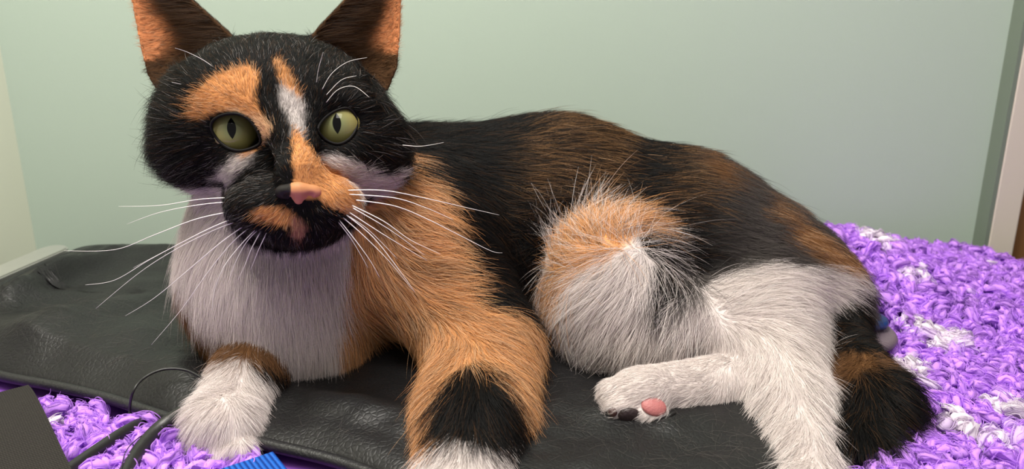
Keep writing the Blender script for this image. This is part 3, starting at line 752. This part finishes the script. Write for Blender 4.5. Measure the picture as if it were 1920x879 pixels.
# ---- fur
rng = np.random.default_rng(11)
GUIDES = [  # where (px, py, depth), which way the hair lies in the view (right, down), toward the viewer
    (570, 330, .312, 0, -1), (550, 250, .325, 0, -1), (535, 180, .335, 0, -1), (530, 110, .34, 0, -1), (440, 185, .34, -.7, -.6), (400, 200, .345, -1, -.25), (640, 180, .345, .6, -.8), (690, 200, .35, 1, -.4),
    (450, 110, .35, -.3, -1), (620, 100, .35, .3, -1), (350, 180, .37, -1, .1), (320, 260, .37, -1, .35), (380, 310, .35, -1, .35), (720, 220, .37, 1, .0), (740, 290, .37, 1, .35), (690, 320, .35, 1, .25),
    (470, 300, .335, -1, .35), (620, 300, .335, 1, .25), (490, 385, .315, -1, .35), (530, 370, .312, -.6, .5), (640, 375, .315, 1, .3), (610, 365, .312, .6, .5), (570, 440, .315, 0, 1), (520, 435, .32, -.4, 1), (620, 430, .32, .4, 1),
    (480, 280, .332, -.8, .5), (600, 270, .335, .8, .5),
    (400, 420, .38, -.35, 1), (520, 520, .36, .0, 1), (560, 640, .36, .1, 1), (370, 520, .40, -.5, 1), (450, 600, .37, -.3, 1), (640, 480, .37, .1, 1), (480, 660, .37, -.4, 1),
    (740, 380, .39, .6, .8), (800, 400, .385, .9, .4), (790, 470, .38, 1, -.1), (720, 540, .38, .7, .4), (840, 560, .37, 1, -.05), (760, 620, .37, .2, .8), (900, 640, .355, .9, .35), (860, 680, .34, 0, 1), (960, 700, .35, .7, .8), (800, 720, .34, -.6, .8), (880, 780, .315, 0, 1), (790, 800, .315, -.4, 1), (980, 800, .32, .5, 1), (860, 860, .295, -.1, 1),
    (440, 720, .34, -.5, .8), (420, 800, .32, -.3, 1), (370, 800, .33, -.8, .6), (480, 790, .325, .5, .9), (490, 700, .345, .4, .9),
    (820, 240, .42, 1, -.15), (950, 230, .42, 1, -.3), (1080, 240, .42, 1, -.1), (1200, 290, .42, 1, .3), (1320, 350, .42, 1, .45), (1460, 420, .41, 1, .5), (1560, 490, .41, 1, .55),
    (900, 380, .41, .9, .4), (1000, 330, .41, 1, .1), (950, 520, .41, .7, .9), (1000, 620, .41, .5, 1), (1100, 330, .40, 1, .25), (1300, 430, .39, 1, .15), (1420, 450, .39, 1, .15), (1520, 480, .39, 1, .2),
    (1060, 460, .38, -.7, -.6), (1110, 400, .375, -.2, -1), (1180, 390, .375, .5, -.8), (1260, 430, .38, 1, -.25), (1030, 560, .38, -.9, .5), (1150, 520, .36, -.75, .5), (1100, 600, .365, -.6, .9), (1060, 650, .38, -.3, 1), (1180, 630, .365, -.4, 1), (1230, 540, .37, -.4, .8), (1260, 640, .37, -.2, 1),
    (1300, 580, .37, -.5, .7), (1360, 560, .37, .6, -.4), (1430, 540, .37, 1, -.2), (1530, 520, .385, 1, -.05), (1600, 515, .39, 1, .05), (1420, 640, .35, .3, .9), (1350, 680, .355, -.5, 1), (1440, 760, .33, -.4, 1), (1510, 740, .33, .2, 1), (1480, 840, .31, -.5, 1), (1530, 620, .37, .8, .5),
    (1290, 725, .34, -1, .15), (1180, 730, .33, -1, .2), (1140, 750, .33, -1, .4),
    (1600, 600, .39, .3, 1), (1570, 700, .355, -.5, .9), (1640, 690, .345, .1, 1), (1690, 720, .345, .9, .8), (1700, 800, .33, .9, .8), (1560, 800, .33, -.5, 1), (1630, 800, .315, 0, 1), (1600, 870, .315, 0, 1)]
GP = np.array([P(*g[:3]) for g in GUIDES]); GD = np.array([nrm(RIGHT * g[3] - UP * g[4]) for g in GUIDES])
FUR = dict(  # length m, lift (0 lies flat .. 1 stands), density per mm2, radius mm
    head=(.0062, .40, 3.2, .045), ear=(.0032, .30, 1.6, .035), neck=(.013, .24, 3.6, .04), chest=(.015, .22, 3.6, .04), shoulder=(.015, .26, 1.7, .055), forearm=(.0125, .34, 2.0, .05),
    rforeleg=(.0075, .40, 3.0, .045), torso=(.013, .24, 1.3, .055), thigh=(.018, .34, 1.5, .055), hindleg=(.013, .28, 1.8, .05), hindfoot=(.0042, .35, 4.0, .04), tail=(.013, .50, 2.2, .055))
DENS = 1.0
def grow(V, N, Lb, Q, seed):
    r = np.random.default_rng(seed)
    T = np.vstack([Q[:, [0, 1, 2]], Q[:, [0, 2, 3]]])
    A = .5 * np.linalg.norm(np.cross(V[T[:, 1]] - V[T[:, 0]], V[T[:, 2]] - V[T[:, 0]]), axis=1)
    tc = V[T].mean(1); tn = nrm(N[T].mean(1)); tl = Lb[T[:, 0]]
    dens = np.array([FUR[n][2] for n in PARTS])[tl] * 1e6 * DENS
    face = (tn * nrm(CAM - tc)).sum(1)
    dens = dens * np.where(face < -.25, .22, 1.0) * np.where(tc[:, 2] < .0145, .1, 1.0)
    n = r.poisson(A * dens); ti = np.repeat(np.arange(len(T)), n); m = len(ti)
    b = r.random((m, 2)); s = np.sqrt(b[:, 0]); w = np.stack([1 - s, s * (1 - b[:, 1]), s * b[:, 1]], 1)
    tv = V[T[ti]]; p = (tv * w[..., None]).sum(1); nn = nrm((N[T[ti]] * w[..., None]).sum(1)); lb = tl[ti]
    return p, nn, lb
hp, hn, hl = grow(BV, BN, BL, BQ, 5)
# no hair in the eyes, on the nose leather or on the pads
NOSE_PLANE = (560, 362, .310)
NOSE = poly2(NOSE_PLANE, [(520, 358), (530, 349), (545, 346), (575, 346), (592, 349), (600, 358), (592, 368), (576, 378), (560, 385), (545, 378), (530, 370)])
def bare(p, lab):
    d = np.full(len(p), .01)
    for s in 'lr':
        m = np.linalg.norm(p - P(*EYE_C[s]), axis=1) < .03
        d[m] = np.minimum(d[m], poly_sdf(flat2((EYE_C[s][0], EYE_C[s][1], .332), p[m]), EYE_POLY2[s]))
    m = np.linalg.norm(p - P(*NOSE_PLANE), axis=1) < .02
    d[m] = np.minimum(d[m], poly_sdf(flat2(NOSE_PLANE, p[m]), NOSE) + .0003)
    return d
PADS = [  # px, py, depth, rx, ry, tilt, colour
    (1226, 762, .3285, 25, 16, -8, (.44, .15, .145)), (1180, 778, .3245, 22, 13, -10, (.030, .018, .018)), (1252, 786, .330, 22, 9, 4, (.010, .009, .009)), (1149, 772, .328, 9, 9, -30, (.10, .045, .04))]
bd = bare(hp, hl); keep = bd > .0008
for q in PADS:
    fl = flat2((q[0], q[1], q[2]), hp); keep &= ~((np.hypot(fl[:, 0] / M(q[3], q[2]), fl[:, 1] / M(q[4], q[2])) < 1.0) & (hl == PID['hindfoot']))
hp, hn, hl, bd = hp[keep], hn[keep], hl[keep], bd[keep]
nh = len(hp)
L0 = np.array([FUR[n][0] for n in PARTS])[hl]; LIFT = np.array([FUR[n][1] for n in PARTS])[hl]; RAD = np.array([FUR[n][3] for n in PARTS])[hl] * 1e-3
# flow
flow = np.zeros((nh, 3))
for ch in np.array_split(np.arange(nh), max(1, nh // 20000)):
    d2 = ((hp[ch, None, :] - GP[None]) ** 2).sum(2); w = 1 / (d2 + 6e-5) ** 2
    flow[ch] = (w[..., None] * GD[None]).sum(1) / w.sum(1)[:, None]
nv_ = np.stack([vnoise(hp, 140, 60 + i) for i in range(3)], 1); nv2 = np.stack([vnoise(hp, 420, 70 + i) for i in range(3)], 1)
cal = np.where(np.isin(hl, [PID['chest'], PID['neck']]), .35, np.where(hl == PID['thigh'], 1.5, 1.0))[:, None]
flow = flow * 1.15 + cal * (.28 * nv_ + .22 * nv2 + rng.normal(0, .10, (nh, 3)))
tan = nrm(flow - hn * (flow * hn).sum(1)[:, None])
# local lengths
fh = flat2(HD, hp); fx, fy = fh[:, 0] / M(1, HD[2]) + HD[0], HD[1] - fh[:, 1] / M(1, HD[2])
ish = hl == PID['head']
lm = np.ones(nh)
lm = np.where(ish, .55 + 1.2 * ss(np.abs(fx - 530), 110, 215) + .25 * ss(fy, 400, 450), lm)
lm = np.where(ish & (np.hypot(fx - 570, (fy - 350) * .8) < 75), .42, lm)
lm = np.where(ish & (np.hypot(fx - 570, fy - 340) < 40), .30, lm)
lm = np.where(ish & (fy < 110), .8, lm)
lm *= np.clip(.35 + bd / .006, .35, 1)
fr = flat2((425, 790, .33), hp)[:, 1] / M(1, .33); lm = np.where((hl == PID['rforeleg']), 1.1 - .25 * ss(-fr, -60, 40), lm)
ft = flat2((1150, 500, .38), hp); tx, ty = ft[:, 0] / M(1, .38) + 1150, 500 - ft[:, 1] / M(1, .38)
lm = np.where((hl == PID['thigh']) & (ty < 470), 1.25, lm)
L = L0 * lm * rng.uniform(.65, 1.2, nh) * (1 + .25 * nv2[:, 0])
for e in EARS:
    near = (hl == PID['ear']) & (np.linalg.norm(hp - (e['o'] + e['tip']) / 2, axis=1) < .055)
    a_, b_, c_ = ear_local(hp, e); s_e = a_ / (e['w'] * np.clip(1 - np.clip(b_ / e['h'], 0, 1), .05, 1))
    m_ = near & (s_e < .1) & (s_e > -1.1) & ((hn @ e['c']) > .2) & (rng.random(nh) < .55)
    lm[m_] *= 3.6; tan[m_] = nrm(e['a'] * .75 + e['b'] * .7 + e['c'] * .25 + rng.normal(0, .12, (m_.sum(), 3))); LIFT[m_] = .5
L = L0 * lm * rng.uniform(.65, 1.2, nh) * (1 + .25 * nv2[:, 0])
fq = 600 - flat2((1600, 600, .39), hp)[:, 1] / M(1, .39)
lm = np.where(hl == PID['tail'], .5 + .5 * ss(fq, 640, 720), lm)
L = L0 * lm * rng.uniform(.65, 1.2, nh) * (1 + .25 * nv2[:, 0])
stray = (rng.random(nh) < np.where(ish, .03, .02)) & (~ish | (np.abs(fx - 530) > 150) | (fy < 100)) & (hl != PID['hindfoot']); L = np.where(stray, L * 1.45, L)
LIFT = np.where(ish, LIFT + .28 * ss(np.abs(fx - 530), 150, 220), LIFT)
lift = np.clip(LIFT + rng.normal(0, .10, nh) + .12 * nv2[:, 1] + np.where(stray, .15, 0), .03, .9)
t_ = np.linspace(0, 1, 5)
curl = rng.normal(0, .10, (nh, 1)); side = np.cross(hn, tan)
pts = np.empty((nh, 5, 3))
for i, t in enumerate(t_):
    a = lift * (1 - .75 * t)                        # rises from the skin, then lies along it
    up_ = lift * (t - .42 * t * t); al = t * np.sqrt(np.clip(1 - (lift * (1 - .42 * t)) ** 2, .1, 1))
    pts[:, i] = hp + L[:, None] * (tan * al[:, None] + hn * up_[:, None] + side * curl * (t * t))
pts[:, :, 2] -= (L * .10)[:, None] * t_ ** 2
pts[:, :, 2] = np.maximum(pts[:, :, 2], np.where(hl == PID['rforeleg'], .006, .0125)[:, None])
jit = rng.normal(0, .0011, (nh, 3)) * np.where(ish, .8, 1.6)[:, None]
hc = coat(hp, hl, jit)
lum = hc @ [.3, .5, .2]
dark = lum < .02
var = np.exp(rng.normal(0, .16, nh) * np.where(np.isin(hl, [PID['chest'], PID['neck']]), .35, 1))[:, None]
hc = hc * var
gl = dark & (rng.random(nh) < .10); hc[gl] = hc[gl] * .3 + BROWN * .35
og = (hc[:, 0] > .25) & (hc[:, 2] < .2); pk = og & (rng.random(nh) < np.where(ish, .2, .36)); hc[pk] = CREAM * rng.uniform(.7, 1.0, (pk.sum(), 1))
dk = og & ~pk & (rng.random(nh) < np.where(ish, .05, .18)); hc[dk] = BROWN
gf = dark & ish & (rng.random(nh) < np.where((fx < 500) & (fy > 300), .12, .035)); hc[gf] = np.array([.20, .185, .18])
wl = (hl == PID['thigh']) & (rng.random(nh) < .16); hc[wl] = WHITE
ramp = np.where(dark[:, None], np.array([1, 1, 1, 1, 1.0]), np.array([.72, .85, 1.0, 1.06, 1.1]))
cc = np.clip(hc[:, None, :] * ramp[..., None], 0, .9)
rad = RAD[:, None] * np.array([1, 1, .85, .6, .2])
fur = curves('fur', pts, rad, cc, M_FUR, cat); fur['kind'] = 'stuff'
print('STRANDS', nh)

# ---- eyes
def mat_eye():
    m, nt, b = mat_new('cat_eye'); L_ = nt.links.new
    tc = nt.nodes.new('ShaderNodeTexCoord'); sp_ = nt.nodes.new('ShaderNodeSeparateXYZ'); L_(tc.outputs['Object'], sp_.inputs[0])
    def math_(op, a, b_=None):
        n = nt.nodes.new('ShaderNodeMath'); n.operation = op
        for i, x in enumerate((a, b_)):
            if x is None: continue
            if isinstance(x, (int, float)): n.inputs[i].default_value = x
            else: L_(x, n.inputs[i])
        return n.outputs[0]
    X, Y = sp_.outputs[0], sp_.outputs[1]
    # slit pupil: |x|/w + (y/h)^2 < 1
    e = math_('ADD', math_('DIVIDE', math_('ABSOLUTE', X), 0.0018), math_('POWER', math_('DIVIDE', math_('ABSOLUTE', Y), 0.0044), 2.0))
    pup = nt.nodes.new('ShaderNodeMapRange'); pup.inputs[1].default_value = .92; pup.inputs[2].default_value = 1.08; L_(e, pup.inputs[0])
    rr = math_('SQRT', math_('ADD', math_('POWER', X, 2.0), math_('POWER', Y, 2.0)))
    n = nt.nodes.new('ShaderNodeTexNoise'); n.inputs['Scale'].default_value = 260; n.inputs['Detail'].default_value = 4; L_(tc.outputs['Object'], n.inputs['Vector'])
    rn = math_('ADD', rr, math_('MULTIPLY', math_('SUBTRACT', n.outputs['Fac'], .5), .0016))
    ir = nt.nodes.new('ShaderNodeValToRGB'); L_(math_('DIVIDE', rn, .0116), ir.inputs[0])
    el = ir.color_ramp.elements; el[0].position = .15; el[0].color = (.205, .23, .11, 1); el[1].position = .95; el[1].color = (.010, .009, .006, 1)
    x = el.new(.5); x.color = (.26, .24, .09, 1); x = el.new(.78); x.color = (.235, .20, .06, 1); x = el.new(.86); x.color = (.05, .04, .015, 1)
    mx = nt.nodes.new('ShaderNodeMix'); mx.data_type = 'RGBA'; mx.inputs[6].default_value = (.003, .003, .003, 1)
    L_(pup.outputs[0], mx.inputs[0]); L_(ir.outputs[0], mx.inputs[7]); L_(mx.outputs[2], b.inputs['Base Color'])
    b.inputs['Roughness'].default_value = .5; b.inputs['Specular IOR Level'].default_value = 0.0; b.inputs['Coat Weight'].default_value = .7; b.inputs['Coat Roughness'].default_value = .03
    return m
M_EYE = mat_eye()
M_LID = mat_plain('dark_eyelid_skin', (.006, .005, .005), .6, spec=.15)
for s, (pc, tilt) in {'l': ((434, 240), 4), 'r': ((631.5, 231), 4)}.items():
    C = P(*EYE_C[s])
    look = P(pc[0], pc[1], EYE_C[s][2] - .0117); z = nrm(look - C)
    x = nrm(RIGHT - z * (RIGHT @ z)); y = np.cross(z, x); a = math.radians(tilt)
    x2 = x * math.cos(a) + y * math.sin(a); y2 = np.cross(z, x2)
    bm = bmesh.new(); bmesh.ops.create_uvsphere(bm, u_segments=48, v_segments=32, radius=EYE_R)
    me = bpy.data.meshes.new('eye'); bm.to_mesh(me); bm.free(); me.materials.append(M_EYE); me.polygons.foreach_set('use_smooth', [True] * len(me.polygons))
    o = bpy.data.objects.new('eye', me); COL.objects.link(o); o.parent = cat
    o.matrix_world = Matrix(((x2[0], y2[0], z[0], C[0]), (x2[1], y2[1], z[1], C[1]), (x2[2], y2[2], z[2], C[2]), (0, 0, 0, 1)))
    # eyelid rim following the opening, lying on the face surface
    ring = []
    for (ex, ey) in catmull(EYE_POLY[s], 4, True):
        lo_, hi_ = .310, .352
        ds = np.linspace(lo_, hi_, 85); q = np.array([P(EYE_C[s][0] + (ex - EYE_C[s][0]) * 1.04, EYE_C[s][1] + (ey - EYE_C[s][1]) * 1.05, d_) for d_ in ds])
        v_ = body_sdf(q); k = np.argmax(v_ < .0004) if (v_ < .0004).any() else 40
        ring.append(q[k])
    ring = np.array(ring); 
    for _ in range(3): ring = (np.roll(ring, 1, 0) + ring * 2 + np.roll(ring, -1, 0)) / 4
    V_, F_ = tube_arrays(np.vstack([ring, ring[:1]]), .0006, 8, False, 1.0, tuple(nrm(C - CAM)))
    new_mesh('eyelid', V_, F_, M_LID, cat)

# ---- nose leather
NP_ = [ell('head', (560, 356, .3112), 37, 12, 22, .004), cone('head', (560, 358, .3092), (560, 376, .3100), 16, 7, .004),
       ell('head', (531, 362, .3118), 12, 9, 14, .004), ell('head', (590, 361, .3118), 12, 9, 14, .004)]
NOSTRIL = [ell('head', (541, 370, .3070), 9, 5, 12, .002, -25), ell('head', (580, 369, .3070), 9, 5, 12, .002, 25)]
def nose_sdf(p):
    d = np.full(len(p), 1.0)
    for q in NP_: d = smin(d, prim_d(p, q), q[-1])
    for q in NOSTRIL: d = -smin(-d, prim_d(p, q), .0015)
    return d
c0 = P(560, 362, .311); NV, NQ = surface(nose_sdf, c0 - .014, c0 + .014, .0005)
NV = NV - nose_sdf(NV)[:, None] * gradient(nose_sdf, NV, .0002) * .7
M_NOSE = mat_attr('nose_leather', .55, .25)
nose = fast_mesh('nose', NV, NQ, M_NOSE, cat)
f2 = flat2((560, 362, .310), NV); wn = ss(f2[:, 0] + .0006 * vnoise(NV, 500, 3), -M(14, .31), -M(12.5, .31))[:, None]
up_ = ss(f2[:, 1], M(0, .31), M(10, .31))[:, None]
nc = np.array([.010, .008, .008]) * (1 - wn) + (np.array([.52, .20, .13]) * (1 - up_) + np.array([.46, .20, .085]) * up_) * wn
ca = nose.data.attributes.new('coat', 'FLOAT_COLOR', 'POINT'); c4 = np.ones((len(NV), 4), np.float32); c4[:, :3] = nc; ca.data.foreach_set('color', c4.ravel())
nose['label'] = 'nose leather, half black and half pink'

# ---- whiskers and brow hairs, each its own part
M_WHISKER = mat_plain('white_whisker', (.86, .82, .80), .3)
WH = [[(462, 370), (380, 373), (300, 385), (222, 387)], [(455, 377), (380, 383), (300, 398), (238, 420)], [(448, 394), (370, 410), (290, 440), (215, 468), (120, 470)],
      [(462, 400), (400, 425), (340, 455), (280, 487), (215, 525), (160, 534)], [(470, 405), (400, 432), (330, 467), (260, 512), (180, 578)], [(465, 397), (390, 430), (330, 460), (250, 502)],
      [(480, 408), (420, 450), (360, 500), (290, 558), (235, 592)], [(490, 410), (440, 450), (390, 510), (340, 580), (284, 646)], [(495, 415), (455, 455), (420, 500), (402, 545), (398, 582)],
      [(505, 412), (465, 450), (440, 495), (428, 530)], [(492, 428), (472, 465), (460, 495), (446, 525)], [(500, 436), (484, 470), (470, 506)],
      [(640, 357), (720, 357), (800, 372), (870, 388), (936, 403)], [(650, 364), (740, 371), (800, 390), (850, 412)], [(668, 375), (740, 386), (800, 410), (860, 440), (920, 470), (942, 474)],
      [(660, 385), (720, 415), (770, 450), (826, 476)], [(662, 390), (730, 430), (796, 478)], [(640, 405), (680, 440), (730, 490), (772, 542)], [(650, 403), (700, 445), (750, 508), (778, 548)],
      [(636, 412), (670, 455), (695, 490), (712, 520)], [(655, 398), (720, 440), (800, 488)], [(628, 408), (660, 450), (690, 502)], [(645, 400), (690, 430), (745, 485)]]
for w in WH:
    n = len(w); lat = abs(w[-1][0] - w[0][0])
    pa = catmull([P(x, y, .3165 + (.020 if lat > 200 else .006) * (i / (n - 1)) ** 1.2) for i, (x, y) in enumerate(w)], 6)
    tube('whisker', pa, np.linspace(.00024, .00006, len(pa)), M_WHISKER, cat, 5)
for w, d_ in [([(418, 140), (385, 115), (352, 98), (328, 90)], .333), ([(388, 166), (350, 160), (322, 154)], .338), ([(604, 168), (622, 138), (652, 116), (688, 108)], .333), ([(612, 192), (634, 168), (664, 162), (692, 182)], .333),
              ([(592, 165), (597, 130), (606, 98)], .334), ([(612, 178), (640, 150), (668, 142)], .332), ([(755, 272), (790, 274), (832, 267)], .350)]:
    pa = catmull([P(x, y, d_ - .004 * i) for i, (x, y) in enumerate(w)], 6)
    tube('brow_whisker', pa, np.linspace(.00017, .00005, len(pa)), M_WHISKER, cat, 5)

# ---- paw pads of the hind foot
for x, y, d_, rx, ry, tl_, col in PADS:
    C, u, v, w = view_frame((x, y, d_))
    ds = np.linspace(d_ - .03, d_ + .03, 121); q = np.array([P(x, y, k) for k in ds]); sv = body_sdf(q)
    C = q[np.argmax(sv < 0)] if (sv < 0).any() else C
    nn_ = gradient(body_sdf, C[None], .002)[0]; d_ = (C - CAM) @ FWD
    a = math.radians(tl_); u2 = u * math.cos(a) + v * math.sin(a); u2 = nrm(u2 - nn_ * (u2 @ nn_)); v2 = np.cross(nn_, u2)
    bm = bmesh.new(); bmesh.ops.create_uvsphere(bm, u_segments=20, v_segments=14, radius=1.0)
    for vv in bm.verts:
        c = np.array(vv.co); k = C + u2 * c[0] * M(rx, d_) + v2 * c[1] * M(ry, d_) * 1.15 + nn_ * (c[2] * M(min(rx, ry), d_) * .55)
        vv.co = Vector(k)
    me = bpy.data.meshes.new('paw_pad'); bm.to_mesh(me); bm.free(); me.polygons.foreach_set('use_smooth', [True] * len(me.polygons))
    me.materials.append(mat_plain('paw_pad_skin', col, .5, bump=.3, bscale=900))
    o = bpy.data.objects.new('paw_pad', me); COL.objects.link(o); o.parent = cat
    o['label'] = 'pink main paw pad' if col[0] > .4 else 'dark paw pad'

# ------------------------------------------------------------------ straps, cords and clips around the bag
def ribbon(name, cen, across, width, thick, mat, n=14):
    """flat webbing along a centre line"""
    cen = catmull(cen, n); m = len(cen); T = nrm(np.gradient(cen, axis=0)); V = []; uv = []; s = np.concatenate([[0], np.cumsum(np.linalg.norm(np.diff(cen, axis=0), axis=1))]) * 100
    K = 8
    for i in range(m):
        a = nrm(across - T[i] * (across @ T[i])); nn = np.cross(a, T[i]); nn = nn if nn[2] > 0 else -nn
        for k in range(K + 1):
            f = k / K - .5; V.append(cen[i] + a * width * f + nn * thick * .5); uv.append((s[i], f * width * 100))
        for k in range(K, -1, -1):
            f = k / K - .5; V.append(cen[i] + a * width * f - nn * thick * .5); uv.append((s[i], f * width * 100))
    R = 2 * (K + 1); Fs = []
    for i in range(m - 1):
        for k in range(R): k2 = (k + 1) % R; Fs.append((i * R + k, i * R + k2, (i + 1) * R + k2, (i + 1) * R + k))
    Fs.append(tuple(range(R - 1, -1, -1))); Fs.append(tuple((m - 1) * R + k for k in range(R)))
    o = new_mesh(name, V, Fs, mat, None, False); ul = o.data.uv_layers.new(name='weave')
    li = np.empty(len(o.data.loops), np.int32); o.data.loops.foreach_get('vertex_index', li); ul.data.foreach_set('uv', np.array(uv, np.float32)[li].ravel())
    bm = bmesh.new(); bm.from_mesh(o.data); bmesh.ops.recalc_face_normals(bm, faces=list(bm.faces)); bm.to_mesh(o.data); bm.free()
    return o
ra, rb = ground(66, 740, .016), ground(134, 880, .016); al = nrm(rb - ra); ac = np.array([-al[1], al[0], 0]); ac = ac if ac[0] < 0 else -ac
cen = [ra + ac * .02 + al * k + np.array([0, 0, z]) for k, z in ((-.02, -.004), (0, 0), (.03, .001), (.06, 0), (.10, -.001))]
tag(ribbon('webbing_strap', cen, ac, .040, .0016, M_WEB_GREY), 'dark grey woven webbing strap in the lower left corner', 'strap')
ba_, bb_ = ground(512, 850, .013), ground(416, 882, .013); al = nrm(bb_ - ba_); ac = np.array([-al[1], al[0], 0]); ac = ac if ac[1] < 0 else -ac
cen = [ba_ + ac * .0125 + al * k for k in (0, .02, .05, .08)]
tag(ribbon('blue_strap', cen, ac, .025, .0018, M_WEB_BLUE), 'bright blue ribbed webbing strap end beside the white front paw', 'strap')

def lay(pts, z): return catmull([ground(x, y, z_) for (x, y), z_ in zip(pts, z)], 10)
tag(tube('rope_handle', lay([(285, 778), (262, 794), (225, 815), (180, 845), (130, 880), (60, 930)], [.004, .011, .013, .013, .013, .013]), .0026, M_CORD, None, 10), 'short straight black cord beside the grey webbing strap', 'cord')
tag(tube('rope_handle', lay([(420, 735), (385, 750), (345, 772), (300, 802), (262, 845), (236, 890), (215, 950)], [.022, .024, .019, .015, .013, .013, .013]), .0031, M_CORD, None, 10), 'curved thick black cord running under the white front paw', 'cord')
tag(tube('lace', lay([(246, 800), (243, 770), (250, 733), (272, 707), (308, 692), (350, 694), (385, 712)], [.008, .013, .023, .026, .027, .026, .024]), .0006, M_CORD, None, 6), 'thin black lace looped over the leather bump', 'lace')
tag(tube('thread', lay([(285, 806), (258, 822), (236, 846), (228, 880), (226, 920)], [.014, .016, .016, .016, .015]), .0002, M_CORD, None, 5), 'fine black thread on the purple fleece between the cords', 'thread')
def pad_plate(name, pts, up, th, mat):
    z = .02
    for _ in range(6): q = ground(*pts[2], z); z = float(fleece_h(np.array([q[0]]), np.array([q[1]]))[0]) + up
    poly = catmull([ground(x, y, z)[:2] for x, y in pts], 5, True); C = poly.mean(0); V = []; n = len(poly)
    prof = [(0.0, .5), (.80, .5), (.93, .38), (1.0, 0), (.93, -.38), (.80, -.5), (0.0, -.5)]
    for s, h in prof:
        for p in poly: q = C + (p - C) * max(s, .001); V.append((q[0], q[1], z + h * th))
    Fs = [(i * n + k, i * n + (k + 1) % n, (i + 1) * n + (k + 1) % n, (i + 1) * n + k) for i in range(len(prof) - 1) for k in range(n)]
    return new_mesh(name, V, Fs, mat)
tag(pad_plate('pull_tab', [(1590, 612), (1640, 606), (1664, 614), (1684, 636), (1672, 652), (1630, 656), (1590, 655)], .011, .005, M_TAB), 'mauve-grey rounded tab poking out behind the tail', 'tab')
tag(pad_plate('blue_clip', [(1590, 592), (1640, 590), (1658, 596), (1667, 606), (1655, 614), (1590, 614)], .017, .004, M_CLIP), 'small dark blue clip above the mauve tab behind the tail', 'clip')

# ------------------------------------------------------------------ shed hairs on the leather
rng = np.random.default_rng(3)
hx, hy = [], []
for cx_, cy_, sx_, sy_, n in [(150, 600, 90, 30, 200), (60, 630, 60, 30, 90), (230, 680, 50, 40, 120), (330, 690, 30, 30, 60), (1150, 800, 100, 40, 200), (1350, 830, 70, 30, 160), (650, 820, 60, 25, 70), (1050, 740, 40, 30, 50), (250, 560, 60, 30, 60)]:
    hx.append(rng.normal(cx_, sx_, n)); hy.append(rng.normal(cy_, sy_, n))
hx = np.concatenate(hx); hy = np.concatenate(hy); g0 = np.array([ground(x, y, .017)[:2] for x, y in zip(hx, hy)])
g0 = g0[poly_sdf(g0, bag_out) < -.006][::2]; n = len(g0)
an = rng.uniform(0, 2 * math.pi, n); cv = rng.normal(0, 1.2, n); Ln = rng.uniform(.004, .013, n)
pt = []; cur = g0.copy()
for k in range(6):
    pt.append(np.column_stack([cur, bag_h(cur[:, 0], cur[:, 1]) + .0003])); cur = cur + (Ln / 5)[:, None] * np.stack([np.cos(an), np.sin(an)], 1); an = an + cv / 5
pt = np.stack(pt, 1)
sh = curves('shed_hair', pt, np.full((n, 6), .000028), np.broadcast_to(np.array([.16, .145, .135]), (n, 6, 3)), M_FUZZ)
tag(sh, 'fine pale shed cat hairs scattered on the black leather', 'hair', kind='stuff')
